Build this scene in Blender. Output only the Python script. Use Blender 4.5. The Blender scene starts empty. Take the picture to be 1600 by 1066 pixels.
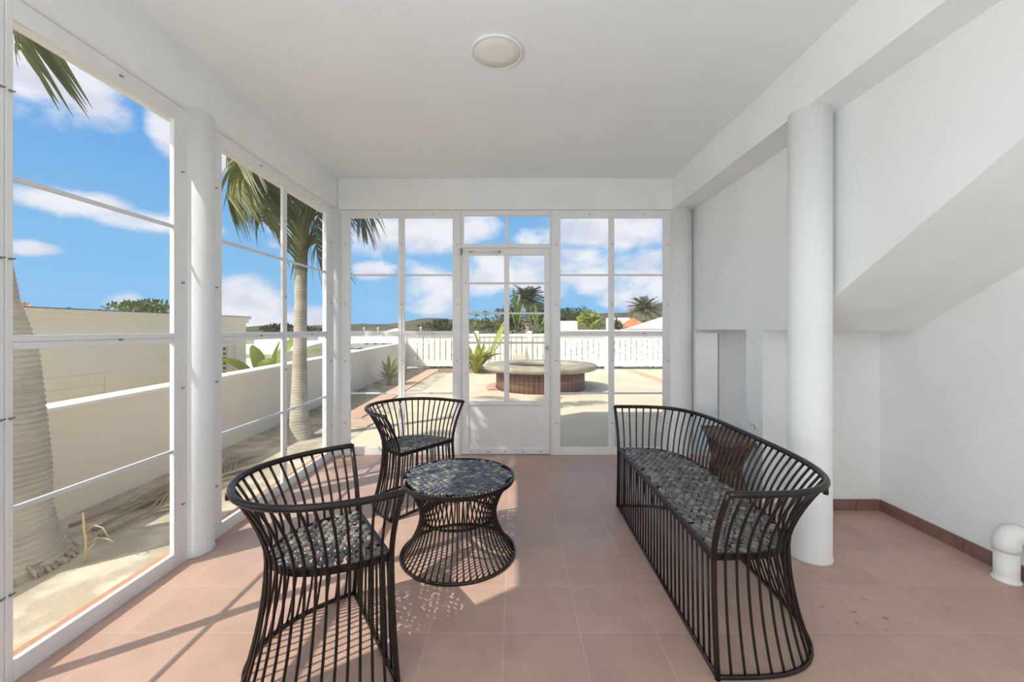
import bpy, bmesh, math, random
from mathutils import Vector, Matrix
import numpy as np

# ---------------------------------------------------------------- camera, sky, sun, lights, exposure
SC = bpy.context.scene
COL = SC.collection
PI = math.pi
F, CX, CY, HC = 649.0, 804.0, 514.0, 1.27          # focal length (px of 1600), vanishing point, eye height

cam_d = bpy.data.cameras.new('camera')
cam = bpy.data.objects.new('camera', cam_d)
COL.objects.link(cam)
cam.location = (0, 0, HC)
cam.rotation_euler = (PI / 2, 0, 0)
cam_d.sensor_fit = 'HORIZONTAL'
cam_d.sensor_width = 36
cam_d.lens = 36 * F / 1600
cam_d.shift_x = -(CX - 800) / 1600
cam_d.shift_y = (CY - 533) / 1600
cam_d.clip_start = 0.02
cam_d.clip_end = 2000
SC.camera = cam

SC.view_settings.view_transform = 'Standard'
SC.view_settings.look = 'None'
SC.view_settings.exposure = 0.15
SC.view_settings.gamma = 1.0
SC.view_settings.use_curve_mapping = False
SC.cycles.max_bounces = 14
SC.cycles.diffuse_bounces = 8
SC.cycles.transparent_max_bounces = 24
SC.cycles.sample_clamp_indirect = 6.0

SUN_DIR = Vector((0.815, 0.58, -1.0)).normalized()  # the way the sunlight travels
sun_d = bpy.data.lights.new('sun', 'SUN')
sun_d.energy = 4.5
sun_d.angle = math.radians(0.6)
sun_d.color = (1.0, 0.93, 0.80)
sun = bpy.data.objects.new('sun', sun_d)
COL.objects.link(sun)
sun.location = (-12, -9, 15)
sun.rotation_euler = SUN_DIR.to_track_quat('-Z', 'Y').to_euler()

# added fill lamp behind the camera, aimed up to bounce off the ceiling
ar_d = bpy.data.lights.new('ceiling_bounce_fill', 'AREA')
ar_d.shape = 'RECTANGLE'
ar_d.size, ar_d.size_y = 3.8, 1.6
ar_d.energy = 30
ar_d.color = (0.86, 0.95, 1.0)
ar = bpy.data.objects.new('ceiling_bounce_fill', ar_d)
COL.objects.link(ar)
ar.location = (0.4, -1.5, 0.5)
ar.rotation_euler = (math.radians(177), 0, 0)
# second added fill lamp, at the left wall behind the camera
al_d = bpy.data.lights.new('left_side_fill', 'AREA')
al_d.shape = 'RECTANGLE'
al_d.size, al_d.size_y = 2.2, 1.6
al_d.energy = 82
al_d.color = (0.93, 0.975, 1.0)
al = bpy.data.objects.new('left_side_fill', al_d)
COL.objects.link(al)
al.location = (-1.55, -0.9, 1.3)
al.rotation_euler = Vector((1.0, -0.12, 0.75)).to_track_quat('-Z', 'Y').to_euler()


def nt(tree, kind, **kw):
    n = tree.nodes.new(kind)
    for k, v in kw.items():
        setattr(n, k, v)
    return n


class NM:
    """small maths helper for node trees"""
    def __init__(s, tree):
        s.t = tree

    def _in(s, sock, v):
        if isinstance(v, (int, float)):
            sock.default_value = v
        else:
            s.t.links.new(v, sock)

    def m(s, op, a, b=0.0, c=None, clamp=False):
        n = s.t.nodes.new('ShaderNodeMath')
        n.operation = op
        n.use_clamp = clamp
        s._in(n.inputs[0], a)
        s._in(n.inputs[1], b)
        if c is not None:
            s._in(n.inputs[2], c)
        return n.outputs[0]

    def smooth(s, v, lo, hi):
        n = s.t.nodes.new('ShaderNodeMapRange')
        n.interpolation_type = 'SMOOTHSTEP'
        s._in(n.inputs['Value'], v)
        n.inputs['From Min'].default_value = lo
        n.inputs['From Max'].default_value = hi
        return n.outputs['Result']

    def mix(s, f, a, b):
        n = s.t.nodes.new('ShaderNodeMix')
        n.data_type = 'RGBA'
        s._in(n.inputs[0], f)
        for sock, v in ((n.inputs[6], a), (n.inputs[7], b)):
            if isinstance(v, tuple):
                sock.default_value = (*v[:3], 1)
            else:
                s.t.links.new(v, sock)
        return n.outputs[2]


def build_world():
    w = bpy.data.worlds.new('sky')
    SC.world = w
    w.use_nodes = True
    t = w.node_tree
    t.nodes.clear()
    N = NM(t)
    tc = nt(t, 'ShaderNodeTexCoord')
    sep = nt(t, 'ShaderNodeSeparateXYZ')
    t.links.new(tc.outputs['Generated'], sep.inputs[0])
    x, y, z = sep.outputs
    az = N.m('ARCTAN2', x, y)
    el = N.m('ARCSINE', z)
    # clear air: pale at the horizon, deeper blue higher up
    g = N.smooth(el, -0.02, 0.62)
    blue = N.mix(g, (0.255, 0.535, 0.83), (0.055, 0.285, 0.72))
    # noise that frays the clouds
    mp = nt(t, 'ShaderNodeMapping')
    mp.inputs['Scale'].default_value = (1, 1, 1.9)
    t.links.new(tc.outputs['Generated'], mp.inputs[0])
    no = nt(t, 'ShaderNodeTexNoise')
    no.inputs['Scale'].default_value = 7.5
    no.inputs['Detail'].default_value = 9
    no.inputs['Roughness'].default_value = 0.58
    no.inputs['Distortion'].default_value = 0.35
    t.links.new(mp.outputs[0], no.inputs['Vector'])
    fr = N.m('SUBTRACT', no.outputs['Fac'], 0.5)
    clouds = [  # direction (as seen from the porch) and angular spread of each cumulus bank
        (75, 120, 120, 62), (150, 178, 62, 30), (265, 205, 38, 40), (120, 318, 120, 22), (230, 345, 110, 18), (190, 470, 34, 20), (40, 385, 50, 14),
        (385, 478, 85, 52), (470, 505, 70, 34), (352, 245, 34, 26), (432, 330, 30, 50), (500, 330, 30, 22),
        (585, 362, 85, 34), (680, 362, 70, 40), (678, 452, 62, 46), (585, 425, 40, 16), (765, 432, 58, 44), (838, 428, 62, 44), (845, 372, 46, 22), (745, 352, 46, 22),
        (912, 352, 78, 34), (1004, 360, 70, 36), (898, 418, 62, 32), (1000, 446, 62, 52), (1015, 402, 40, 20), (930, 440, 40, 22),
        (-260, 180, 260, 90), (-500, 420, 300, 60), (1400, 380, 220, 80), (1900, 300, 400, 120)]
    mask = None
    for px, py, rx, ry in clouds:
        u = (px - CX) / F
        a0 = math.atan(u)
        ca = math.cos(a0)
        e0 = math.atan((CY - py) / F * ca)
        ra, re = rx / F * ca * ca, ry / F * ca
        q = N.m('ADD', N.m('POWER', N.m('ABSOLUTE', N.m('MULTIPLY', N.m('SUBTRACT', az, a0), 1 / ra)), 2.0),
                N.m('POWER', N.m('ABSOLUTE', N.m('MULTIPLY', N.m('SUBTRACT', el, e0), 1 / re)), 2.0))
        b = N.m('SUBTRACT', 1.0, q)
        mask = b if mask is None else N.m('MAXIMUM', mask, b)
    mask = N.m('MAXIMUM', mask, -1.0)
    v = N.m('ADD', N.m('MULTIPLY', mask, 0.62), N.m('MULTIPLY', fr, 2.6))
    cov = N.m('MULTIPLY', N.smooth(v, -0.18, 0.62), 0.96)
    no2 = nt(t, 'ShaderNodeTexNoise')
    no2.inputs['Scale'].default_value = 11
    no2.inputs['Detail'].default_value = 5
    t.links.new(mp.outputs[0], no2.inputs['Vector'])
    white = N.mix(N.smooth(no2.outputs['Fac'], 0.3, 0.62), (0.65, 0.68, 0.80), (0.85, 0.86, 0.90))
    sky = N.mix(cov, blue, white)
    below = N.mix(N.smooth(el, -0.06, -0.01), (0.34, 0.31, 0.24), sky)
    below = N.mix(N.smooth(el, 0.50, 0.80), below, (0.26, 0.265, 0.27))     # unseen overhead sky, set to plain grey to tune the ambient light
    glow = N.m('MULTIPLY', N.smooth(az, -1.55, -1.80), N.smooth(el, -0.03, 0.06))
    below = N.mix(glow, below, (1.8, 1.8, 1.8))      # added out-of-view glow that brightens the room through the left windows
    bg = nt(t, 'ShaderNodeBackground')
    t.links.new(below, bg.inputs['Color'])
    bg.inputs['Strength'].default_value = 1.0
    out = nt(t, 'ShaderNodeOutputWorld')
    t.links.new(bg.outputs[0], out.inputs['Surface'])


build_world()

# ---------------------------------------------------------------- materials
def principled(name, color, rough=0.6, metal=0.0, spec=0.5):
    m = bpy.data.materials.new(name)
    m.use_nodes = True
    b = m.node_tree.nodes['Principled BSDF']
    b.inputs['Base Color'].default_value = (*color, 1)
    b.inputs['Roughness'].default_value = rough
    b.inputs['Metallic'].default_value = metal
    b.inputs['Specular IOR Level'].default_value = spec
    return m, m.node_tree, b


def noisy(name, c1, c2, scale=8, rough=0.7, bump=0.0, bump_scale=60, detail=6, lo=0.35, hi=0.65, stretch=(1, 1, 1), metal=0.0, spec=0.4):
    m, t, b = principled(name, c1, rough, metal, spec)
    N = NM(t)
    tc = nt(t, 'ShaderNodeTexCoord')
    mp = nt(t, 'ShaderNodeMapping')
    mp.inputs['Scale'].default_value = stretch
    t.links.new(tc.outputs['Object'], mp.inputs[0])
    no = nt(t, 'ShaderNodeTexNoise')
    no.inputs['Scale'].default_value = scale
    no.inputs['Detail'].default_value = detail
    t.links.new(mp.outputs[0], no.inputs['Vector'])
    t.links.new(N.mix(N.smooth(no.outputs['Fac'], lo, hi), c1, c2), b.inputs['Base Color'])
    if bump:
        n2 = nt(t, 'ShaderNodeTexNoise')
        n2.inputs['Scale'].default_value = bump_scale
        n2.inputs['Detail'].default_value = 4
        t.links.new(mp.outputs[0], n2.inputs['Vector'])
        bp = nt(t, 'ShaderNodeBump')
        bp.inputs['Strength'].default_value = bump
        bp.inputs['Distance'].default_value = 0.01
        t.links.new(n2.outputs['Fac'], bp.inputs['Height'])
        t.links.new(bp.outputs[0], b.inputs['Normal'])
    return m


def leaf_mat(name, c1, c2, trans=0.3, scale=3.0):
    m = bpy.data.materials.new(name)
    m.use_nodes = True
    t = m.node_tree
    t.nodes.clear()
    N = NM(t)
    geo = nt(t, 'ShaderNodeNewGeometry')
    tc = nt(t, 'ShaderNodeTexCoord')
    no = nt(t, 'ShaderNodeTexNoise')
    no.inputs['Scale'].default_value = scale
    t.links.new(tc.outputs['Object'], no.inputs['Vector'])
    f = N.m('ADD', N.m('MULTIPLY', geo.outputs['Random Per Island'], 0.7), N.m('MULTIPLY', no.outputs['Fac'], 0.3))
    col = N.mix(f, c1, c2)
    d = nt(t, 'ShaderNodeBsdfPrincipled')
    d.inputs['Roughness'].default_value = 0.45
    d.inputs['Specular IOR Level'].default_value = 0.35
    t.links.new(col, d.inputs['Base Color'])
    tr = nt(t, 'ShaderNodeBsdfTranslucent')
    t.links.new(col, tr.inputs['Color'])
    mx = nt(t, 'ShaderNodeMixShader')
    mx.inputs[0].default_value = trans
    t.links.new(d.outputs[0], mx.inputs[1])
    t.links.new(tr.outputs[0], mx.inputs[2])
    out = nt(t, 'ShaderNodeOutputMaterial')
    t.links.new(mx.outputs[0], out.inputs[0])
    return m


def tile_floor():
    m, t, b = principled('terracotta_floor_tile', (0.4, 0.2, 0.15), 0.36, 0, 0.4)
    N = NM(t)
    tc = nt(t, 'ShaderNodeTexCoord')
    mp = nt(t, 'ShaderNodeMapping')
    P = 0.317
    mp.inputs['Location'].default_value = (0.044 + P * 20, -1.737 + P * 20, 0)
    t.links.new(tc.outputs['Object'], mp.inputs[0])
    br = nt(t, 'ShaderNodeTexBrick')
    br.offset = 0.0
    br.squash = 1.0
    br.inputs['Scale'].default_value = 1.0
    br.inputs['Brick Width'].default_value = P
    br.inputs['Row Height'].default_value = P
    br.inputs['Mortar Size'].default_value = 0.0022
    br.inputs['Mortar Smooth'].default_value = 0.2
    br.inputs['Color1'].default_value = (0.51, 0.35, 0.285, 1)
    br.inputs['Color2'].default_value = (0.465, 0.31, 0.25, 1)
    br.inputs['Mortar'].default_value = (0.54, 0.43, 0.36, 1)
    t.links.new(mp.outputs[0], br.inputs['Vector'])
    no = nt(t, 'ShaderNodeTexNoise')
    no.inputs['Scale'].default_value = 5
    no.inputs['Detail'].default_value = 8
    no.inputs['Roughness'].default_value = 0.65
    t.links.new(tc.outputs['Object'], no.inputs['Vector'])
    hsv = nt(t, 'ShaderNodeHueSaturation')
    t.links.new(br.outputs['Color'], hsv.inputs['Color'])
    t.links.new(N.m('ADD', N.m('MULTIPLY', no.outputs['Fac'], 0.5), 0.75), hsv.inputs['Value'])
    # dark scuffs and specks on the tiles beside the round column
    sp = nt(t, 'ShaderNodeTexNoise')
    sp.inputs['Scale'].default_value = 26
    sp.inputs['Detail'].default_value = 5
    t.links.new(tc.outputs['Object'], sp.inputs['Vector'])
    se = nt(t, 'ShaderNodeSeparateXYZ')
    t.links.new(tc.outputs['Object'], se.inputs[0])
    dist = N.m('SQRT', N.m('ADD', N.m('POWER', N.m('SUBTRACT', se.outputs[0], 1.50), 2.0), N.m('POWER', N.m('SUBTRACT', se.outputs[1], 1.9), 2.0)))
    near = N.smooth(dist, 0.45, 0.05)
    sm = N.m('MULTIPLY', N.smooth(sp.outputs['Fac'], 0.63, 0.70), near)
    col = N.mix(N.m('MULTIPLY', sm, 0.7), hsv.outputs[0], (0.08, 0.05, 0.045))
    t.links.new(col, b.inputs['Base Color'])
    t.links.new(N.m('ADD', N.m('MULTIPLY', no.outputs['Fac'], 0.25), 0.28), b.inputs['Roughness'])
    bp = nt(t, 'ShaderNodeBump')
    bp.inputs['Strength'].default_value = 0.25
    bp.inputs['Distance'].default_value = 0.002
    t.links.new(N.m('SUBTRACT', 1.0, br.outputs['Fac']), bp.inputs['Height'])
    t.links.new(bp.outputs[0], b.inputs['Normal'])
    return m


def brick_mat(name, c1, c2, mortar, w, h, msize, offset=0.5, rough=0.8):
    m, t, b = principled(name, c1, rough)
    N = NM(t)
    tc = nt(t, 'ShaderNodeTexCoord')
    br = nt(t, 'ShaderNodeTexBrick')
    br.offset = offset
    br.inputs['Scale'].default_value = 1.0
    br.inputs['Brick Width'].default_value = w
    br.inputs['Row Height'].default_value = h
    br.inputs['Mortar Size'].default_value = msize
    br.inputs['Color1'].default_value = (*c1, 1)
    br.inputs['Color2'].default_value = (*c2, 1)
    br.inputs['Mortar'].default_value = (*mortar, 1)
    t.links.new(tc.outputs['UV'], br.inputs['Vector'])
    t.links.new(br.outputs['Color'], b.inputs['Base Color'])
    return m


def pebble_mat(name, cols, rough=0.28):
    m, t, b = principled(name, (0.1, 0.1, 0.1), rough, 0, 0.5)
    geo = nt(t, 'ShaderNodeNewGeometry')
    cr = nt(t, 'ShaderNodeValToRGB')
    cr.color_ramp.interpolation = 'CONSTANT'
    els = cr.color_ramp.elements
    while len(els) < len(cols):
        els.new(0.5)
    for i, c in enumerate(cols):
        els[i].position = i / len(cols)
        els[i].color = (*c, 1)
    t.links.new(geo.outputs['Random Per Island'], cr.inputs[0])
    t.links.new(cr.outputs[0], b.inputs['Base Color'])
    return m


def screen_mat(name, opacity, col):
    m = bpy.data.materials.new(name)
    m.use_nodes = True
    t = m.node_tree
    t.nodes.clear()
    tr = nt(t, 'ShaderNodeBsdfTransparent')
    d = nt(t, 'ShaderNodeBsdfDiffuse')
    d.inputs['Color'].default_value = (*col, 1)
    mx = nt(t, 'ShaderNodeMixShader')
    mx.inputs[0].default_value = opacity
    t.links.new(tr.outputs[0], mx.inputs[1])
    t.links.new(d.outputs[0], mx.inputs[2])
    out = nt(t, 'ShaderNodeOutputMaterial')
    t.links.new(mx.outputs[0], out.inputs[0])
    return m


def frosted_mat():
    m, t, b = principled('frosted_glass', (0.92, 0.90, 0.86), 0.5)
    t.nodes.clear()
    N = NM(t)
    tc = nt(t, 'ShaderNodeTexCoord')
    no = nt(t, 'ShaderNodeTexNoise')
    no.inputs['Scale'].default_value = 5
    t.links.new(tc.outputs['Object'], no.inputs['Vector'])
    col = N.mix(no.outputs['Fac'], (0.93, 0.93, 0.93), (0.80, 0.81, 0.82))
    tr = nt(t, 'ShaderNodeBsdfRefraction')
    tr.inputs['Roughness'].default_value = 0.55
    tr.inputs['IOR'].default_value = 1.12
    t.links.new(col, tr.inputs['Color'])
    d = nt(t, 'ShaderNodeBsdfTranslucent')
    t.links.new(col, d.inputs['Color'])
    mx = nt(t, 'ShaderNodeMixShader')
    mx.inputs[0].default_value = 0.45
    t.links.new(tr.outputs[0], mx.inputs[1])
    t.links.new(d.outputs[0], mx.inputs[2])
    out = nt(t, 'ShaderNodeOutputMaterial')
    t.links.new(mx.outputs[0], out.inputs[0])
    return m


def bark(name, c1, c2, pitch):
    m = noisy(name, c1, c2, 3, 0.9, 0.35, 40, stretch=(1, 1, 2.5))
    t = m.node_tree
    N = NM(t)
    b = t.nodes['Principled BSDF']
    src = b.inputs['Base Color'].links[0].from_socket
    tc = nt(t, 'ShaderNodeTexCoord')
    wv = nt(t, 'ShaderNodeTexWave')
    wv.wave_type = 'BANDS'
    wv.bands_direction = 'Z'
    wv.wave_profile = 'SAW'
    wv.inputs['Scale'].default_value = 2 * PI / pitch / 20
    wv.inputs['Distortion'].default_value = 0.7
    wv.inputs['Detail'].default_value = 3
    wv.inputs['Detail Scale'].default_value = 2.5
    t.links.new(tc.outputs['Object'], wv.inputs['Vector'])
    t.links.new(N.mix(N.m('MULTIPLY', N.smooth(wv.outputs['Fac'], 0.72, 1.0), 0.38), src, tuple(v * 0.4 for v in c1)), b.inputs['Base Color'])
    return m


M = {}
M['paint'] = noisy('white_wall_paint', (0.83, 0.85, 0.85), (0.86, 0.88, 0.88), 3, 0.75, 0.06, 90, spec=0.25)
M['ceiling'] = noisy('white_ceiling_paint', (0.83, 0.87, 0.90), (0.85, 0.89, 0.92), 2, 0.85, spec=0.2)
M['frame'] = noisy('white_frame_enamel', (0.79, 0.79, 0.80), (0.83, 0.83, 0.84), 6, 0.42, spec=0.45)
M['muntin'] = noisy('grey_white_muntin_enamel', (0.66, 0.67, 0.69), (0.72, 0.73, 0.75), 6, 0.42, spec=0.45)
M['tile'] = tile_floor()
M['base_tile'] = noisy('brown_baseboard_tile', (0.20, 0.115, 0.095), (0.25, 0.15, 0.125), 14, 0.42)
M['sill'] = noisy('terracotta_sill', (0.40, 0.215, 0.135), (0.47, 0.26, 0.17), 12, 0.7)
M['iron'] = noisy('dark_bronze_iron', (0.008, 0.006, 0.005), (0.020, 0.012, 0.009), 20, 0.34, metal=0.0, spec=0.42)
M['pebble'] = pebble_mat('slate_pebbles', [(0.061, 0.068, 0.084), (0.115, 0.121, 0.108), (0.162, 0.135, 0.115), (0.081, 0.081, 0.095), (0.189, 0.203, 0.155), (0.135, 0.101, 0.108), (0.101, 0.115, 0.101), (0.230, 0.196, 0.169)], 0.30)
M['pebble_sky_tint'] = pebble_mat('sky_tinted_pebbles', [(0.054, 0.068, 0.097), (0.101, 0.115, 0.142), (0.121, 0.128, 0.135), (0.068, 0.076, 0.101), (0.155, 0.162, 0.155), (0.095, 0.097, 0.115), (0.081, 0.095, 0.115), (0.230, 0.230, 0.189)], 0.24)  # table pebbles: blue reflection of the sky tinted into the slate colours
M['screen'] = screen_mat('insect_screen', 0.095, (0.72, 0.70, 0.66))
M['frost'] = frosted_mat()
M['metal'] = noisy('dull_aluminium', (0.40, 0.40, 0.41), (0.5, 0.5, 0.5), 20, 0.4, metal=0.8)
M['screw'] = noisy('grey_clip_metal', (0.20, 0.195, 0.19), (0.34, 0.33, 0.32), 30, 0.5, metal=0.5)
M['dark'] = noisy('dark_slot', (0.03, 0.03, 0.03), (0.05, 0.05, 0.05), 9, 0.7)
M['pvc'] = noisy('white_pvc', (0.80, 0.80, 0.79), (0.84, 0.84, 0.83), 9, 0.35)
M['plastic'] = noisy('white_plastic', (0.80, 0.80, 0.78), (0.84, 0.84, 0.82), 9, 0.4)
M['diffuser'] = noisy('opal_diffuser', (0.82, 0.82, 0.79), (0.84, 0.84, 0.81), 9, 0.5)
M['wood'] = noisy('weathered_brown_wood', (0.085, 0.048, 0.030), (0.20, 0.125, 0.085), 5, 0.6, 0.2, 40, stretch=(1, 12, 12))
M['concrete'] = noisy('sandy_concrete', (0.63, 0.55, 0.42), (0.71, 0.63, 0.49), 1.3, 0.9, 0.3, 30)
M['sand'] = noisy('dry_sandy_soil', (0.60, 0.545, 0.45), (0.42, 0.37, 0.285), 4.5, 0.95, 1.0, 16, detail=12, lo=0.38, hi=0.58)
M['soil'] = noisy('grey_brown_soil', (0.30, 0.25, 0.19), (0.42, 0.36, 0.28), 4, 0.95, 0.8, 25, detail=9)
M['far_ground'] = noisy('dry_scrub_ground', (0.36, 0.33, 0.22), (0.25, 0.26, 0.15), 0.05, 0.95)
M['hill'] = noisy('scrub_hillside', (0.070, 0.072, 0.042), (0.125, 0.112, 0.072), 0.05, 0.95, detail=10)
M['brickpave'] = brick_mat('orange_brick_paving', (0.58, 0.36, 0.25), (0.64, 0.42, 0.30), (0.64, 0.53, 0.40), 0.10, 0.21, 0.006, 0)
M['brickwall'] = brick_mat('upright_brick', (0.15, 0.070, 0.046), (0.20, 0.095, 0.065), (0.32, 0.25, 0.19), 0.105, 0.235, 0.006, 0)
M['basin'] = noisy('weathered_basin_concrete', (0.42, 0.39, 0.30), (0.29, 0.27, 0.21), 4, 0.85, 0.4, 30)
M['fence'] = noisy('white_fence_vinyl', (0.84, 0.82, 0.76), (0.87, 0.85, 0.79), 3, 0.5)
M['stucco'] = noisy('cream_stucco', (0.88, 0.80, 0.645), (0.90, 0.82, 0.665), 2, 0.9, 0.2, 60)
M['stucco_wall'] = noisy('tan_garden_wall_stucco', (0.80, 0.72, 0.585), (0.83, 0.75, 0.615), 1.2, 0.9, 0.2, 60)
M['capping'] = noisy('white_wall_coping', (0.86, 0.84, 0.78), (0.88, 0.86, 0.80), 2, 0.8)
M['white_house'] = noisy('white_house_render', (0.80, 0.79, 0.76), (0.84, 0.83, 0.80), 0.8, 0.85)
M['roof_dark'] = noisy('dark_roof_edge', (0.16, 0.14, 0.12), (0.22, 0.2, 0.17), 4, 0.9)
M['roof_red'] = noisy('orange_roof_tile', (0.55, 0.17, 0.07), (0.66, 0.24, 0.11), 3, 0.8)
M['window_dark'] = noisy('dark_window_glass', (0.06, 0.08, 0.10), (0.10, 0.13, 0.16), 2, 0.2)
M['trunk'] = bark('ringed_palm_bark', (0.37, 0.335, 0.275), (0.48, 0.44, 0.365), 0.030)
M['trunk_dark'] = noisy('brown_palm_bark', (0.24, 0.19, 0.14), (0.34, 0.28, 0.21), 6, 0.9, 0.4, 40, stretch=(1, 1, 6))
M['shaft'] = noisy('yellow_green_crownshaft', (0.36, 0.36, 0.13), (0.24, 0.25, 0.09), 5, 0.5)
M['root'] = noisy('pale_palm_roots', (0.30, 0.26, 0.20), (0.42, 0.37, 0.29), 20, 0.9)
M['frond'] = leaf_mat('palm_leaflets', (0.085, 0.110, 0.024), (0.26, 0.28, 0.085), 0.34)
M['frond_far'] = leaf_mat('far_palm_leaflets', (0.075, 0.095, 0.04), (0.15, 0.17, 0.085), 0.2)
M['date_frond'] = leaf_mat('date_palm_leaflets', (0.14, 0.155, 0.08), (0.24, 0.25, 0.145), 0.2)
M['dry'] = leaf_mat('dead_palm_leaflets', (0.26, 0.20, 0.125), (0.40, 0.33, 0.22), 0.1)
M['straw'] = noisy('dried_stalk', (0.56, 0.42, 0.20), (0.64, 0.5, 0.26), 12, 0.8)
M['banana'] = leaf_mat('banana_leaf', (0.15, 0.23, 0.04), (0.30, 0.39, 0.085), 0.35)
M['lime'] = leaf_mat('yellow_green_leaf', (0.19, 0.25, 0.035), (0.46, 0.47, 0.10), 0.35)
M['bush'] = leaf_mat('dark_bush_leaf', (0.035, 0.055, 0.018), (0.105, 0.13, 0.045), 0.2)
M['bush_mid'] = leaf_mat('mid_bush_leaf', (0.09, 0.125, 0.035), (0.20, 0.24, 0.075), 0.25)
M['agave'] = leaf_mat('sword_leaf', (0.17, 0.20, 0.055), (0.33, 0.35, 0.10), 0.25)
M['orange'] = leaf_mat('orange_blossom', (0.75, 0.22, 0.03), (0.85, 0.36, 0.06), 0.2)
M['globe'] = noisy('white_lamp_globe', (0.85, 0.85, 0.83), (0.88, 0.88, 0.86), 3, 0.3)

# ---------------------------------------------------------------- mesh helpers
class MB:
    def __init__(s):
        s.v, s.f, s.uv, s.smooth = [], [], None, []

    def add(s, verts, faces, smooth=False):
        o = len(s.v)
        s.v += [tuple(p) for p in verts]
        s.f += [tuple(i + o for i in f) for f in faces]
        s.smooth += [smooth] * len(faces)

    def box(s, x0, x1, y0, y1, z0, z1):
        v = [(x0, y0, z0), (x1, y0, z0), (x1, y1, z0), (x0, y1, z0), (x0, y0, z1), (x1, y0, z1), (x1, y1, z1), (x0, y1, z1)]
        s.add(v, [(3, 2, 1, 0), (4, 5, 6, 7), (0, 1, 5, 4), (1, 2, 6, 5), (2, 3, 7, 6), (3, 0, 4, 7)])

    def rbox(s, c, ax, ay, az, hx, hy, hz):
        """box with given centre, axes and half sizes"""
        c, ax, ay, az = Vector(c), Vector(ax).normalized(), Vector(ay).normalized(), Vector(az).normalized()
        v = [c + ax * (sx * hx) + ay * (sy * hy) + az * (sz * hz) for sz in (-1, 1) for sx, sy in ((-1, -1), (1, -1), (1, 1), (-1, 1))]
        s.add(v, [(3, 2, 1, 0), (4, 5, 6, 7), (0, 1, 5, 4), (1, 2, 6, 5), (2, 3, 7, 6), (3, 0, 4, 7)])

    def prism(s, pts, ext):
        """polygon (3-D points) swept along the vector ext"""
        n = len(pts)
        e = Vector(ext)
        v = [Vector(p) for p in pts] + [Vector(p) + e for p in pts]
        s.add(v, [tuple(range(n))[::-1], tuple(range(n, 2 * n))] + [(i, (i + 1) % n, n + (i + 1) % n, n + i) for i in range(n)])

    def tube(s, pts, r, seg=8, closed=False, cap=True):
        pts = [Vector(p) for p in pts]
        n = len(pts)
        rad = r if isinstance(r, (list, tuple)) else [r] * n
        rings, prev = [], None
        for i in range(n):
            a = pts[(i - 1) % n] if closed or i > 0 else pts[i]
            b = pts[(i + 1) % n] if closed or i < n - 1 else pts[i]
            t = (b - a).normalized()
            if prev is None:
                up = Vector((0, 0, 1)) if abs(t.z) < 0.9 else Vector((1, 0, 0))
                nn = (up - t * up.dot(t)).normalized()
            else:
                nn = (prev - t * prev.dot(t)).normalized()
            prev = nn
            bb = t.cross(nn)
            rings.append([pts[i] + nn * (math.cos(2 * PI * k / seg) * rad[i]) + bb * (math.sin(2 * PI * k / seg) * rad[i]) for k in range(seg)])
        v = [p for ring in rings for p in ring]
        f = []
        for i in range(n if closed else n - 1):
            j = (i + 1) % n
            for k in range(seg):
                f.append((i * seg + k, i * seg + (k + 1) % seg, j * seg + (k + 1) % seg, j * seg + k))
        if cap and not closed:
            f.append(tuple(range(seg))[::-1])
            f.append(tuple((n - 1) * seg + k for k in range(seg)))
        s.add(v, f, True)

    def lathe(s, prof, seg=48, c=(0, 0, 0), closed_prof=False, smooth=True):
        """prof: (r, z) pairs, turned about the z axis through c"""
        n = len(prof)
        v = [(c[0] + r * math.cos(2 * PI * k / seg), c[1] + r * math.sin(2 * PI * k / seg), c[2] + z) for r, z in prof for k in range(seg)]
        f = []
        for i in range(n if closed_prof else n - 1):
            j = (i + 1) % n
            for k in range(seg):
                f.append((i * seg + k, i * seg + (k + 1) % seg, j * seg + (k + 1) % seg, j * seg + k))
        if not closed_prof:
            if prof[0][0] > 1e-6:
                f.append(tuple(range(seg))[::-1])
            if prof[-1][0] > 1e-6:
                f.append(tuple((n - 1) * seg + k for k in range(seg)))
        s.add(v, f, smooth)

    def build(s, name, mat, parent=None, bevel=0.0, loc=None, recalc=True):
        me = bpy.data.meshes.new(name)
        me.from_pydata(s.v, [], s.f)
        if recalc or bevel:
            bm = bmesh.new()
            bm.from_mesh(me)
            sm = list(s.smooth)
            bm.faces.ensure_lookup_table()
            for i, f in enumerate(bm.faces):
                f.smooth = sm[i]
            if bevel:
                bmesh.ops.bevel(bm, geom=[e for e in bm.edges if len(e.link_faces) == 2 and e.calc_face_angle(0) > 0.6], offset=bevel, segments=2, profile=0.6, affect='EDGES')
            if recalc:
                bmesh.ops.recalc_face_normals(bm, faces=bm.faces)
            bm.to_mesh(me)
            bm.free()
        else:
            me.polygons.foreach_set('use_smooth', s.smooth)
        me.materials.append(mat)
        me.update()
        o = bpy.data.objects.new(name, me)
        COL.objects.link(o)
        if loc:
            o.location = loc
        if parent is not None:
            o.parent = parent
        return o


def uv_wall(o, fn):
    me = o.data
    uvl = me.uv_layers.new(name='UVMap')
    for l in me.loops:
        uvl.data[l.index].uv = fn(me.vertices[l.vertex_index].co)


def tag(o, label=None, cat=None, group=None, kind=None):
    if label:
        o['label'] = label
    if cat:
        o['category'] = cat
    if group:
        o['group'] = group
    if kind:
        o['kind'] = kind
    return o


def empty(name, loc=(0, 0, 0), rz=0.0):
    o = bpy.data.objects.new(name, None)
    COL.objects.link(o)
    o.location = loc
    o.rotation_euler = (0, 0, rz)
    o.empty_display_size = 0.1
    return o


def structure(o, label, cat):
    return tag(o, label, cat, None, 'structure')


def copy_child(o, parent):
    c = o.copy()
    COL.objects.link(c)
    c.parent = parent
    return c


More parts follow.
